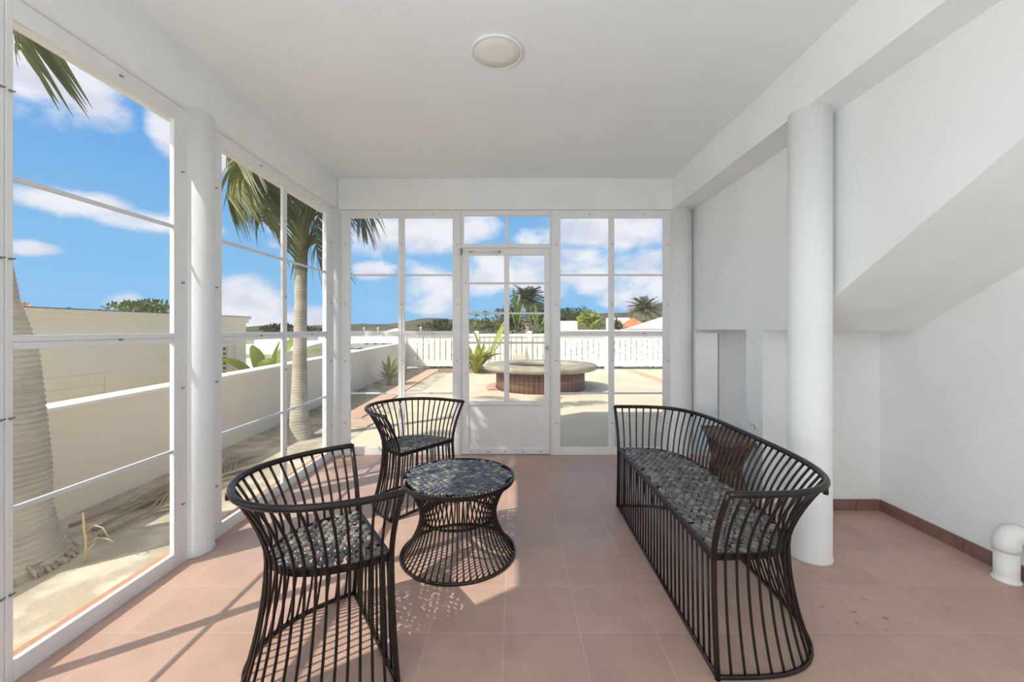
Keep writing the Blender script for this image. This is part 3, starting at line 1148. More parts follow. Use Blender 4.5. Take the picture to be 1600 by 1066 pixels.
for i in range(n):
    for k in range(4):
        f.append((i * 4 + k, i * 4 + (k + 1) % 4, (i + 1) * 4 + (k + 1) % 4, (i + 1) * 4 + k))
f += [(0, 1, 2, 3), (n * 4 + 3, n * 4 + 2, n * 4 + 1, n * 4)]
b.add(v, f)
b.build('coping', M['capping'], W)
tag(W, 'long low tan garden wall with white top edge beside the palms', 'garden wall')

# white picket fence across the end of the patio
FY = 13.6
Fn = empty('picket_fence', (0, FY, GZ))
posts = [-3.62, -1.25, 0.49, 3.02, 5.5, 8.0, 10.5]
for x in posts:
    b = MB()
    b.box(x - 0.075, x + 0.075, -0.06, 0.07, 0.0, 1.19)
    b.prism([(x - 0.09, -0.075, 1.19), (x + 0.09, -0.075, 1.19), (x + 0.09, 0.085, 1.19), (x - 0.09, 0.085, 1.19)], (0, 0, 0.035))
    b.box(x - 0.06, x + 0.06, -0.045, 0.055, 1.225, 1.25)
    b.build('post', M['fence'], Fn)
for x0, x1 in zip(posts[:-1], posts[1:]):
    a, c = x0 + 0.075, x1 - 0.075
    for nm, z0, z1 in (('top_rail', 1.07, 1.16), ('bottom_rail', 0.10, 0.27)):
        b = MB()
        b.box(a, c, -0.045, 0.045, z0, z1)
        b.build(nm, M['fence'], Fn)
    k = max(1, round((c - a) / 0.185))
    st = (c - a) / k
    for i in range(k):
        b = MB()
        b.box(a + i * st + 0.012, a + (i + 1) * st - 0.012, -0.012, 0.012, 0.26, 1.08)
        b.build('picket', M['fence'], Fn)
tag(Fn, 'white board fence with capped posts across the end of the patio', 'fence')

# round brick basin with a broad concrete rim
BX, BY = 0.573, 9.3
Ba = empty('round_basin', (BX, BY, GZ))
b = MB()
b.lathe([(0.985, -0.02), (0.985, 0.43), (0.90, 0.43), (0.90, -0.02)], 72, closed_prof=True)
o = b.build('brick_base', M['brickwall'], Ba)
me = o.data
uvl = me.uv_layers.new(name='UVMap')
for poly in me.polygons:
    angs = [math.atan2(me.vertices[me.loops[l].vertex_index].co.y, me.vertices[me.loops[l].vertex_index].co.x) for l in poly.loop_indices]
    for l, a in zip(poly.loop_indices, angs):
        if max(angs) - min(angs) > PI and a < 0:
            a += 2 * PI
        uvl.data[l].uv = (a * 0.985, me.vertices[me.loops[l].vertex_index].co.z + 0.02)
b = MB()
b.lathe([(0.70, 0.42), (1.20, 0.42), (1.245, 0.44), (1.255, 0.49), (1.24, 0.53), (1.21, 0.545), (0.74, 0.545), (0.70, 0.53)], 80, closed_prof=True)
b.build('concrete_rim', M['basin'], Ba)
b = MB()
b.lathe([(0.705, 0.43), (0.69, 0.20), (0.0005, 0.18)], 48)
b.build('bowl', M['basin'], Ba)
b = MB()
b.box(-0.62, -0.30, 1.26, 1.42, 0.0, 0.66)
o = b.build('back_block', M['concrete'], Ba)
tag(Ba, 'large round brick fire basin with broad concrete rim on the patio', 'basin')
b = MB()
v = []
for k in range(15):
    a = PI + 0.15 - 0.9 + 1.1 * k / 14
    for r in (1.0, 1.22):
        v.append((r * math.cos(a), r * math.sin(a), 0.006 + 0.0 * k))
b.add(v + [(x, y, z + 0.03) for x, y, z in v], [(2 * k, 2 * k + 1, 2 * k + 3, 2 * k + 2) for k in range(14)] + [(30 + 2 * k, 30 + 2 * k + 2, 30 + 2 * k + 3, 30 + 2 * k + 1) for k in range(14)]
      + [(2 * k, 2 * k + 2, 32 + 2 * k, 30 + 2 * k) for k in range(14)] + [(2 * k + 1, 31 + 2 * k, 33 + 2 * k, 2 * k + 3) for k in range(14)] + [(0, 30, 31, 1), (28, 29, 59, 58)])
o = b.build('brick_edging', M['brickpave'], loc=(BX, BY, GZ))
uv_wall(o, lambda co: (math.atan2(co.y, -co.x) * 1.1, math.hypot(co.x, co.y) - 1.0))
tag(o, 'curved orange brick edging at the foot of the round basin', 'brick edging')

# ---------------------------------------------------------------- plants
def ribbon(b, pts, widths, side):
    """thin leaf blade along pts; side: direction of its width"""
    v, f = [], []
    for i, (p, w) in enumerate(zip(pts, widths)):
        t = (pts[min(i + 1, len(pts) - 1)] - pts[max(i - 1, 0)])
        sd = side - t * (side.dot(t) / max(t.length_squared, 1e-9))
        sd = sd.normalized() if sd.length > 1e-6 else Vector((1, 0, 0))
        up = sd.cross(t.normalized())
        v += [p - sd * w / 2 + up * w * 0.12, p, p + sd * w / 2 + up * w * 0.12]
    for i in range(len(pts) - 1):
        a = i * 3
        f += [(a, a + 1, a + 4, a + 3), (a + 1, a + 2, a + 5, a + 4)]
    b.add(v, f, True)


def smooth_path(ctrl, n):
    """Catmull-Rom through the control points"""
    c = [Vector(p) for p in ctrl]
    c = [c[0] * 2 - c[1]] + c + [c[-1] * 2 - c[-2]]
    out = []
    m = len(c) - 3
    for i in range(n + 1):
        s = i / n * m
        k = min(int(s), m - 1)
        t = s - k
        p0, p1, p2, p3 = c[k:k + 4]
        out.append(0.5 * ((2 * p1) + (p2 - p0) * t + (2 * p0 - 5 * p1 + 4 * p2 - p3) * t * t + (3 * p1 - p0 - 3 * p2 + p3) * t ** 3))
    return out


def frond(name, ctrl, parent, mat, rnd, n=44, leaf=0.5, width=0.028, droop=0.7, wind=(0, 0, 0), stem=0.012, start=0.16, fwd=0.75, nseg=4):
    path = smooth_path(ctrl, 40)
    b = MB()
    b.tube(path, [stem * (1 - 0.8 * i / 40) for i in range(41)], 6)
    wind = Vector(wind)
    for i in range(n):
        s = start + (1 - start) * (i + 0.5) / n
        k = s * 40
        j = min(int(k), 39)
        p = path[j].lerp(path[j + 1], k - j)
        t = (path[j + 1] - path[j]).normalized()
        L = leaf * (0.45 + 0.55 * math.sin(PI * min(1, (s - start) / (1 - start) * 0.85 + 0.12))) * rnd.uniform(.85, 1.1)
        side = t.cross(Vector((0, 0, 1)))
        side = side.normalized() if side.length > 1e-3 else Vector((1, 0, 0))
        for sg in (-1, 1):
            d0 = (t * fwd * rnd.uniform(.7, 1.3) + side * sg + Vector((0, 0, rnd.uniform(-.1, .35))) + wind * 0.5).normalized()
            pts = []
            for q in range(nseg + 1):
                u = q / nseg
                pts.append(p + d0 * (L * u * (1 - 0.25 * droop * u)) + (Vector((0, 0, -1)) * droop + wind * 0.5) * (L * u * u * 0.75))
            ribbon(b, pts, [width * w for w in ([0.5, 1, 0.85, 0.5, 0.06] if nseg == 4 else [0.6, 1, 0.06])], t)
    return b.build(name, mat, parent, recalc=False)


def auto_frond(c, az, e0, L, fall, steps=5):
    """control points of an arching rachis"""
    p = Vector(c)
    out = [p.copy()]
    e = e0
    for i in range(steps):
        p = p + Vector((math.cos(az) * math.cos(e), math.sin(az) * math.cos(e), math.sin(e))) * (L / steps)
        e -= fall / steps
        out.append(p.copy())
    return out


def trunk_mesh(name, pts, mat, parent, ring=0.045, seg=26, ridge=0.035):
    """pts: (x, y, z, r) up the stem; ringed leaf scars as ridges"""
    pts = [Vector((p[0], p[1], p[2], p[3])) for p in pts]
    v = []
    z = pts[0].z
    rows = 0
    rr = random.Random(len(pts))
    zs = []
    while z < pts[-1].z:
        h = ring * rr.uniform(.8, 1.2)
        zs += [(z, 1.0), (z + h * 0.7, 1 + ridge), (z + h * 0.93, 1 + ridge * 0.8)]
        z += h
    for z, k in zs:
        z = min(z, pts[-1].z)
        i = 0
        while i < len(pts) - 2 and pts[i + 1].z < z:
            i += 1
        t = (z - pts[i].z) / max(1e-6, pts[i + 1].z - pts[i].z)
        t = min(max(t, 0), 1)
        q = pts[i] * (1 - t) + pts[i + 1] * t
        for s in range(seg):
            a = 2 * PI * s / seg
            w = q.w * k * (1 + 0.012 * math.sin(3 * a + z * 9) + rr.uniform(-.006, .006))
            v.append((q.x + w * math.cos(a), q.y + w * math.sin(a), z + 0.012 * math.sin(a + z * 5)))
        rows += 1
    f = [(i * seg + s, i * seg + (s + 1) % seg, (i + 1) * seg + (s + 1) % seg, (i + 1) * seg + s) for i in range(rows - 1) for s in range(seg)]
    b = MB()
    b.add(v, f + [tuple((rows - 1) * seg + s for s in range(seg))], True)
    return b.build(name, mat, parent, recalc=False)


# thick-footed palm close to the first window
r1 = random.Random(31)
P1 = empty('swollen_palm', (-2.83, 2.26, GZ))
trunk_mesh('trunk', [(-0.0, 0, -0.05, 0.295), (0, 0, 0.04, 0.272), (0, 0, 0.10, 0.250), (0, 0, 0.17, 0.230), (0, 0, 0.30, 0.210), (0, 0, 0.55, 0.203), (0, 0, 0.93, 0.182),
                     (0, 0, 1.19, 0.155), (-0.004, 0, 1.30, 0.132), (-0.03, 0, 1.47, 0.108), (-0.09, 0, 1.9, 0.095), (-0.19, -0.05, 2.6, 0.088), (-0.25, -0.08, 3.0, 0.085)], M['trunk'], P1, 0.033, 40, 0.05)
b = MB()
b.lathe([(0.09, 0), (0.105, 0.12), (0.09, 0.4), (0.06, 0.62), (0.03, 0.7)], 20, (-0.255, -0.085, 2.98))
b.build('crown_shaft', M['shaft'], P1)
b = MB()
for k in range(130):
    a = r1.uniform(0, 2 * PI)
    r0 = 0.262
    p0 = Vector((math.cos(a) * r0, math.sin(a) * r0, r1.uniform(0.02, 0.07)))
    p2 = Vector((math.cos(a + r1.uniform(-.1, .1)) * r1.uniform(.29, .325), math.sin(a) * r1.uniform(.29, .325), -0.01))
    b.tube([p0, (p0 + p2) / 2 + Vector((math.cos(a), math.sin(a), 0)) * 0.02, p2], [0.009, 0.010, 0.005], 7)
b.build('roots', M['root'], P1)
top1 = (-0.255, -0.085, 3.55)
for k, (az, e0, LL, fall) in enumerate([(2.6, 1.1, 1.9, 1.9), (3.4, 0.9, 1.9, 2.0), (4.2, 1.2, 1.8, 1.8), (1.6, 1.0, 1.8, 1.9), (5.6, 1.25, 1.8, 1.7), (0.9, 1.3, 1.7, 1.6), (1.25, 0.75, 2.1, 1.3), (1.5, 0.85, 2.2, 1.4)]):
    frond('frond', auto_frond(top1, az, e0, LL, fall), P1, M['frond'], r1, 34, 0.5, 0.032, 0.8, stem=0.016)
# frond that hangs into view at the top of the first window
frond('frond', [top1, (-0.12, -0.02, 3.78), (0.02, 0.0, 3.52), (0.08, 0.02, 3.12), (0.10, 0.03, 2.86)], P1, M['frond'], r1, 16, 0.50, 0.05, 0.35, (0.35, 0.1, 0), stem=0.016, start=0.45)
tag(P1, 'thick ringed palm trunk with swollen foot and exposed roots by the wall', 'palm tree')

# slimmer palm further along the bed
r2 = random.Random(8)
P2 = empty('drooping_palm', (-2.60, 5.02, GZ))
trunk_mesh('trunk', [(0.005, 0, -0.03, 0.165), (0, 0, 0.06, 0.145), (0, 0, 0.2, 0.108), (-0.002, 0, 0.5, 0.090), (0.005, 0, 1.0, 0.075), (0.015, 0, 1.6, 0.068), (0.018, 0, 2.0, 0.067), (0.015, 0, 2.24, 0.067)], M['trunk'], P2, 0.034)
trunk_mesh('scarred_trunk_top', [(0.017, 0, 2.02, 0.070), (0.014, 0, 2.34, 0.073)], M['trunk_dark'], P2, 0.028, ridge=0.07)
b = MB()
b.lathe([(0.078, 2.32), (0.100, 2.40), (0.094, 2.62), (0.078, 2.88), (0.06, 3.05), (0.03, 3.12)], 24, (0.014, 0, 0))
b.build('crown_shaft', M['shaft'], P2)
b = MB()
b.tube([(-0.06, -0.08, 2.62), (-0.15, -0.10, 2.72), (-0.155, -0.1, 2.60), (-0.11, -0.1, 2.46)], [0.03, 0.045, 0.035, 0.01], 8)
b.tube([(0.07, -0.05, 2.70), (0.15, -0.05, 2.80), (0.17, -0.05, 2.72), (0.15, -0.05, 2.58)], [0.03, 0.04, 0.03, 0.008], 8)
b.tube([(-0.02, -0.10, 2.86), (-0.13, -0.12, 2.95), (-0.20, -0.13, 2.88)], [0.04, 0.03, 0.008], 8)
b.build('old_sheath', M['shaft'], P2)
c2p = (0.02, 0, 2.98)
O = Vector(P2.location)


def rel(px, py, Y):
    return tuple(at(px, py, Y) - O)


wind = (0.55, 0.1, 0)
frond('frond', [c2p, (-0.12, -0.15, 3.38), rel(395, 205, 4.6), rel(366, 246, 4.5), rel(354, 305, 4.45)], P2, M['frond'], r2, 54, 0.74, 0.036, 0.85, (0.75, 0.1, 0), start=0.22)
frond('frond', [c2p, (-0.06, -0.2, 3.30), rel(394, 218, 4.5), rel(384, 265, 4.4), rel(420, 330, 4.35), rel(446, 392, 4.35)], P2, M['frond'], r2, 70, 0.46, 0.032, 0.75, wind, start=0.2)
frond('frond', [c2p, (-0.1, -0.05, 3.32), rel(415, 225, 4.7), rel(398, 262, 4.65), rel(408, 345, 4.6)], P2, M['frond'], r2, 52, 0.58, 0.034, 0.85, wind, start=0.3)
frond('frond', [c2p, (-0.05, -0.1, 3.25), rel(440, 230, 4.75), rel(432, 275, 4.7), rel(438, 330, 4.7)], P2, M['frond'], r2, 44, 0.44, 0.030, 0.85, wind, start=0.3)
frond('frond', [c2p, (0.10, 0.0, 3.12), (0.22, 0.05, 2.94), rel(494, 380, 5.1), rel(506, 440, 5.15)], P2, M['frond'], r2, 60, 0.50, 0.034, 0.8, (0.5, 0.1, 0), start=0.40)
frond('frond', [c2p, (0.12, -0.05, 3.2), (0.3, -0.05, 3.1), rel(508, 320, 4.95), rel(524, 380, 5.0)], P2, M['frond'], r2, 46, 0.46, 0.034, 0.8, (0.5, 0.1, 0), start=0.38)
frond('frond', [c2p, (0.25, 0.1, 3.4), (0.62, 0.2, 3.3), rel(560, 325, 5.2), rel(572, 356, 5.2)], P2, M['frond'], r2, 52, 0.50, 0.030, 0.9, (0.15, 0.0, 0), start=0.2)
for az, e0, LL, fall in [(1.2, 1.2, 1.6, 1.9), (2.2, 1.1, 1.7, 1.9), (4.6, 1.35, 1.5, 1.5), (0.3, 1.25, 1.6, 1.7), (3.0, 1.3, 1.6, 1.7)]:
    frond('frond', auto_frond(c2p, az, e0, LL, fall), P2, M['frond'], r2, 36, 0.48, 0.034, 0.8, (0.25, 0, 0))
tag(P2, 'slim ringed palm with windblown drooping fronds before the garden wall', 'palm tree')

# dead fronds on the ground by the wall and a dry seedling
r3 = random.Random(12)
for i, (p0, p1, lab) in enumerate([((-2.62, 2.62), (-2.50, 4.0), 'dead brown palm frond lying closest to the porch windows'),
                                   ((-2.95, 2.75), (-2.60, 3.75), 'dead brown palm frond lying against the foot of the garden wall'),
                                   ((-2.74, 2.70), (-2.78, 4.2), 'dead brown palm frond in the middle of the fallen heap')]):
    R = empty('dead_frond', (p0[0], p0[1], GZ))
    q = Vector((p1[0] - p0[0], p1[1] - p0[1], 0))
    frond('leaflets', [(0, 0, 0.015), tuple(q * 0.35 + Vector((0.05, 0, 0.055))), tuple(q * 0.7 + Vector((0, 0, 0.05))), tuple(q + Vector((0, 0, 0.02)))], R, M['dry'], r3, 34, 0.40, 0.016, 0.10, (0, 0.1, 0), fwd=1.8, stem=0.012)
    tag(R, lab, 'dead frond', 'dead palm fronds by the wall')
R = empty('dry_seedling', (-2.42, 2.34, GZ))
b = MB()
b.tube([(0, 0, 0), (0.005, 0, 0.12), (-0.005, 0, 0.2), (-0.012, 0.0, 0.285)], [0.007, 0.006, 0.006, 0.0055], 7)
b.build('stalk', M['straw'], R)
b = MB()
for q in ([(0, 0, .17), (.05, 0, .215), (.10, 0, .20), (.13, 0, .15)], [(0, 0, .10), (.05, .02, .135), (.11, .02, .125), (.14, .02, .11)], [(0, 0, .04), (.03, 0, .09), (.05, 0, .11)]):
    b.tube([Vector(x) for x in q], 0.0032, 5)
b.build('side_shoots', M['straw'], R)
tag(R, 'dry straw-coloured seedling stalk sprouting at the foot of the thick palm', 'dry plant')

# sword-leaved agave by the wall
AG = empty('sword_leaf_agave', (-2.93, 9.7, GZ))
b = MB()
b.tube([(0, 0, 0), (0, 0, 0.1), (0.01, 0, 0.2)], [0.06, 0.05, 0.05], 10)
b.build('stem', M['trunk_dark'], AG)
r4 = random.Random(4)
for k in range(26):
    a = k * 2.399
    e = 0.30 + 1.05 * (k / 26)
    LL = r4.uniform(.50, .64) * (0.66 if math.cos(a) < -0.35 else 1.0)
    d = Vector((math.cos(a) * math.cos(e), math.sin(a) * math.cos(e), math.sin(e)))
    p0 = Vector((0, 0, 0.12 + 0.08 * k / 26))
    b = MB()
    ribbon(b, [p0, p0 + d * LL * 0.4, p0 + d * LL * 0.75 + Vector((0, 0, -.01)), p0 + d * LL + Vector((0, 0, -0.03))], [0.04, 0.085, 0.06, 0.003], d.cross(Vector((0, 0, 1))).normalized())
    b.build('sword_leaf', M['agave'], AG, recalc=False)
tag(AG, 'spiky green sword-leaved agave on a short stem beside the garden wall', 'agave')


def paddle(b, base, az, e0, L, W, fall, stalk=0.3, n=9):
    pts, e, p = [], e0, Vector(base)
    pts.append(p.copy())
    for i in range(n):
        p = p + Vector((math.cos(az) * math.cos(e), math.sin(az) * math.cos(e), math.sin(e))) * (L / n)
        e -= fall * (i / n) * 2 / n
        pts.append(p.copy())
    ws = []
    for i in range(n + 1):
        s = i / n
        ws.append(0.03 if s < stalk else W * max(0.03, math.sin(PI * min(1, (s - stalk) / (1 - stalk) * 0.93 + 0.05)) ** 0.6))
    ribbon(b, pts, ws, Vector((-math.sin(az), math.cos(az), 0.25)))


def paddle_plant(name, loc, leaves, mat, label, cat, group=None, sc=1.0):
    R = empty(name, loc)
    for az, e0, LL, WW, fall in leaves:
        b = MB()
        paddle(b, (0.04 * math.cos(az), 0.04 * math.sin(az), 0), az, e0, LL * sc, WW * sc, fall)
        b.build('leaf', mat, R, recalc=False)
    return tag(R, label, cat, group)


paddle_plant('banana_plant', (-4.75, 7.9, -0.08), [(0.2, 1.15, 1.55, 0.30, 1.9), (1.1, 1.35, 1.5, 0.28, 1.3), (2.4, 1.3, 1.3, 0.28, 1.4), (3.5, 1.3, 1.2, 0.28, 2.0), (4.3, 1.2, 1.3, 0.30, 1.9), (5.3, 1.15, 1.45, 0.30, 2.2), (5.9, 1.0, 1.4, 0.28, 1.9), (0.0, 1.5, 1.15, 0.2, 0.6)],
             M['banana'], 'broad-leaved green banana plant growing behind the garden wall', 'banana plant')
r5 = random.Random(14)
paddle_plant('dracaena_clump', (-1.13, 12.3, GZ), [(r5.uniform(0, 6.28), r5.uniform(.95, 1.45), r5.uniform(.55, 1.1), 0.11, r5.uniform(.6, 2.2)) for _ in range(60)],
             M['lime'], 'yellow-green strap-leaved plant in front of the fence beside the basin', 'leafy plant')
paddle_plant('banana_plant', (-0.90, 12.45, GZ), [(0.2, 1.35, 1.85, 0.22, 0.7), (0.8, 1.22, 1.8, 0.2, 0.9), (5.9, 1.2, 1.7, 0.2, 1.2), (2.8, 1.45, 1.5, 0.16, 0.7)],
             M['lime'], 'tall lime banana shoot rising above the fence beside the basin', 'banana plant')
structure(boxo('planter_edge', M['brickwall'], -2.3, -0.55, 12.45, 12.6, GZ - 0.02, 0.06), 'low brown edge of the bed behind the basin', 'bed edge')


def leafy(b, c, rad, n, size, rnd, lump=5):
    """leaf sprays filling a lumpy crown"""
    cs = [(Vector(c) + Vector((rnd.uniform(-.6, .6) * rad[0], rnd.uniform(-.6, .6) * rad[1], rnd.uniform(-.35, .55) * rad[2])), rnd.uniform(.45, .7)) for _ in range(lump)]
    for i in range(n):
        q, k = cs[i % lump]
        d = Vector((rnd.gauss(0, 1), rnd.gauss(0, 1), rnd.gauss(0, 1))).normalized()
        rr = k * (rnd.random() ** 0.35)
        p = q + Vector((d.x * rad[0] * rr, d.y * rad[1] * rr, d.z * rad[2] * rr))
        t = (d + Vector((rnd.uniform(-.7, .7), rnd.uniform(-.7, .7), rnd.uniform(-.5, .7)))).normalized()
        s = size * rnd.uniform(.7, 1.3)
        ribbon(b, [p, p + t * s * 0.5, p + t * s], [s * 0.15, s * 0.42, s * 0.05], t.orthogonal())


def tree(name, c, rad, n, size, mat, seed, label, cat, base_z=-1.5, group=None, lump=7, trunk_r=0.08):
    R = empty(name, (c[0], c[1], base_z))
    rnd = random.Random(seed)
    b = MB()
    leafy(b, (0, 0, c[2] - base_z), rad, n, size, rnd, lump)
    b.build('foliage', mat, R, recalc=False)
    b = MB()
    b.tube([(0, 0, 0), (0.03, 0, (c[2] - base_z) * 0.5), (0, 0, c[2] - base_z)], [trunk_r, trunk_r * 0.8, trunk_r * 0.4], 8)
    b.build('stem', M['trunk_dark'], R)
    return tag(R, label, cat, group)


# neighbour's house beyond the garden wall
H = empty('neighbour_house', (-6.0, 6.0, -1.5))
hx, hy, hz = H.location
b = MB()
b.box(-6, 0, -9, 3.28, 0, 2.90)
b.build('wall', M['stucco'], H)
b = MB()
b.box(-6.1, 0.03, -9.1, 3.33, 2.90, 2.98)
b.box(-6.1, 0.06, -9.1, 3.37, 2.98, 3.03)
b.build('cornice', M['stucco'], H)
b = MB()
b.box(-6.1, 0.062, -9.1, 3.372, 3.03, 3.045)
b.build('roof_edge', M['roof_dark'], H)
b = MB()
b.box(-1.2, -0.9, 2.6, 2.85, 3.04, 3.10)
b.build('roof_vent', M['roof_dark'], H)
b = MB()
b.box(-0.01, 0.02, -1.8, 0.14, 2.06, 2.13)
b.box(-0.01, 0.02, 0.07, 0.14, 0.4, 2.06)
fr = b.build('shutter_frame', M['stucco'], H, bevel=0.004)
b = MB()
for k in range(10):
    z = 0.85 + k * 0.125
    b.prism([(0.004, -1.8, z), (0.022, -1.8, z), (0.004, -1.8, z + 0.115)], (0, 1.86, 0))
b.build('shutter_slats', M['stucco'], H)
W_ = []
b = MB()
b.box(-0.01, 0.03, 2.44, 2.50, 1.80, 2.46)
b.box(-0.01, 0.03, 2.90, 2.96, 1.80, 2.46)
b.box(-0.01, 0.03, 2.66, 2.72, 1.80, 2.46)
b.box(-0.01, 0.045, 2.40, 3.0, 2.42, 2.48)
wf = b.build('window_frame', M['stucco'], H)
b = MB()
b.box(-0.005, 0.006, 2.50, 2.90, 1.80, 2.42)
b.build('louvre_backing', M['stucco_wall'], wf)
b = MB()
for k in range(6):
    b.box(0.0, 0.012, 2.51, 2.62, 1.83 + 0.1 * k, 1.885 + 0.1 * k)
b.build('louvre_slots', M['roof_dark'], wf)
tag(H, 'low cream flat-roofed house beyond the garden wall', 'house')
tree('roof_shrub', (-12.7, 14.2, 1.97), (0.7, 0.85, 0.24), 700, 0.13, M['bush_mid'], 5, 'dense green shrub showing over the cream house roof', 'shrub', -1.5)
tree('orange_flower_shrub', (-12.7, 10.7, 1.86), (0.14, 0.16, 0.07), 90, 0.08, M['orange'], 6, 'small orange blossom showing over the cream roof beside the thick palm', 'flowers', -1.5, lump=3, trunk_r=0.02)
tree('roof_sprig', (-12.7, 11.85, 1.80), (0.14, 0.14, 0.06), 60, 0.07, M['bush_mid'], 9, 'tiny green sprig showing in the middle of the cream roof edge', 'shrub', -1.5, lump=3, trunk_r=0.02)

# oblique tan wall and white slab behind the garden wall
b = MB()
p, q = Vector((-4.75, 8.3, 0)), Vector((-6.6, 14.6, 0))
s = (q - p).normalized()
s = Vector((-s.y, s.x, 0)) * 0.15
b.add([p + Vector((0, 0, -1.4)), q + Vector((0, 0, -1.4)), q + s + Vector((0, 0, -1.4)), p + s + Vector((0, 0, -1.4)), p + Vector((0, 0, .76)), q + Vector((0, 0, .82)), q + s + Vector((0, 0, .82)), p + s + Vector((0, 0, .76))],
      [(3, 2, 1, 0), (4, 5, 6, 7), (0, 1, 5, 4), (1, 2, 6, 5), (2, 3, 7, 6), (3, 0, 4, 7)])
tag(b.build('boundary_wall', M['stucco_wall']), 'second tan wall set at an angle behind the banana plant', 'garden wall')


def slab(name, x0, x1, y0, y1, z0, z1, mat, label, cat, top=None):
    o = empty(name, ((x0 + x1) / 2, (y0 + y1) / 2, z0))
    b = MB()
    hx, hy = (x1 - x0) / 2, (y1 - y0) / 2
    b.box(-hx, hx, -hy, hy, 0, z1 - z0)
    b.build('walls', mat, o)
    if top:
        b = MB()
        b.box(-hx - .08, hx + .08, -hy - .08, hy + .08, z1 - z0, z1 - z0 + .06)
        b.build('parapet', top, o)
    return tag(o, label, cat)


slab('flat_roof_building', -14, -4.3, 14.2, 34, -1.5, 0.40, M['white_house'], 'low white building whose flat roof shows over the end of the garden wall', 'building', M['capping'])
slab('white_terrace_building', -22, -9.0, 44, 52, -1.5, 0.85, M['white_house'], 'long low white building far behind the flat roof', 'building', M['capping'])
TR = empty('roof_trellis', (-6.45, 18.3, 0.46))
for y in (-2.6, 2.6):
    b = MB()
    b.tube([(-1.1, y, 0.06), (1.0, y, 0.06)], 0.022, 6)
    b.build('side_rail', M['dark'], TR)
for x in (-1.05, 0.95):
    for y in (-2.6, 2.6):
        b = MB()
        b.tube([(x, y, 0), (x, y, 0.06)], 0.03, 6)
        b.build('foot', M['dark'], TR)
for k in range(6):
    b = MB()
    x = -1.05 + 0.4 * k
    b.tube([(x, -2.7, 0.08), (x - 0.3, 2.7, 0.08)], 0.014, 6)
    b.build('slat', M['dark'], TR)
tag(TR, 'dark slatted trellis frame lying on the flat white roof', 'trellis')
for k, (px, py, Y) in enumerate(((569, 513, 60), (590.5, 513, 60), (657.5, 512.5, 55))):
    p = at(px, py, Y)
    Lp = empty('globe_lamp', (p.x, p.y, -1.5))
    b = MB()
    b.tube([(0, 0, 0), (0, 0, p.z + 1.5 - 0.1)], 0.05, 6)
    b.build('pole', M['white_house'], Lp)
    b = MB()
    b.lathe([(0.0005, -0.16), (0.11, -0.11), (0.16, 0), (0.11, 0.11), (0.0005, 0.16)], 12, (0, 0, p.z + 1.5))
    b.build('globe', M['globe'], Lp)
    tag(Lp, ['white globe street lamp, first from the garden wall corner', 'white globe street lamp standing between the other two', 'white globe street lamp before the dark far trees'][k], 'street lamp', 'globe street lamps')


def gabled(name, c, w, dpt, h, rise, wallm, roofm, label, base=-1.5, hip=True, rz=0.0, windows=()):
    """house: c = middle of the front eaves line"""
    o = empty(name, (c[0], c[1], base), rz)
    e = c[2] - base
    b = MB()
    b.box(-w / 2, w / 2, 0, dpt, 0, e)
    b.build('walls', wallm, o)
    b = MB()
    ov = 0.18
    r = w * 0.06
    v = [(-w / 2 - ov, -ov, e), (w / 2 + ov, -ov, e), (w / 2 + ov, dpt + ov, e), (-w / 2 - ov, dpt + ov, e), (-r, dpt / 2, e + rise), (r, dpt / 2, e + rise)]
    b.add(v, [(0, 1, 5, 4), (1, 2, 5), (2, 3, 4, 5), (3, 0, 4), (3, 2, 1, 0)])
    b.build('roof', roofm, o)
    for x, z, ww, hh in windows:
        b = MB()
        b.box(x - ww / 2, x + ww / 2, -0.03, 0.02, e + z - hh / 2, e + z + hh / 2)
        b.build('window', M['window_dark'], o)
    return tag(o, label, 'house')


p = at(994, 511, 40)
gabled('tiled_house', p, 2.3, 2.3, 2, 0.85, M['white_house'], M['roof_red'], 'small house with orange tiled hip roof beyond the fence', windows=((-0.6, -0.5, 0.3, 0.5), (0.2, -0.5, 0.3, 0.5)))
p = at(1078, 514, 26)
gabled('white_roof_house', p, 5.0, 5.0, 2, 1.0, M['white_house'], M['capping'], 'house with wide plain white pitched roof beyond the fence')
p = at(616, 517.5, 70)
gabled('pavilion', p, 2.2, 2.2, 2, 0.45, M['white_house'], M['capping'], 'tiny white pyramid-roofed pavilion far beyond the garden wall')
slab('white_villa', *(lambda a: (a.x - 1.1, a.x + 0.55, 38, 41))(at(893, 500, 38)), -1.5, 2.0, M['white_house'], 'white villa block beyond the fence beside the basin', 'house')
slab('white_villa', *(lambda a: (a.x - 1.3, a.x + 1.2, 55, 58))(at(970, 496, 55)), -1.5, 2.75, M['white_house'], 'white villa block standing behind the orange tiled roof', 'house')
slab('white_yard_wall', 3.5, 14, 24, 24.2, -1.5, 1.22, M['white_house'], 'long white yard wall just beyond the fence', 'garden wall')
slab('grey_cottage', *(lambda a: (a.x - 1.6, a.x + 1.6, 30, 33))(at(432, 530, 30)), -1.5, 1.0, M['white_house'], 'pale cottage seen behind the banana plant', 'house')

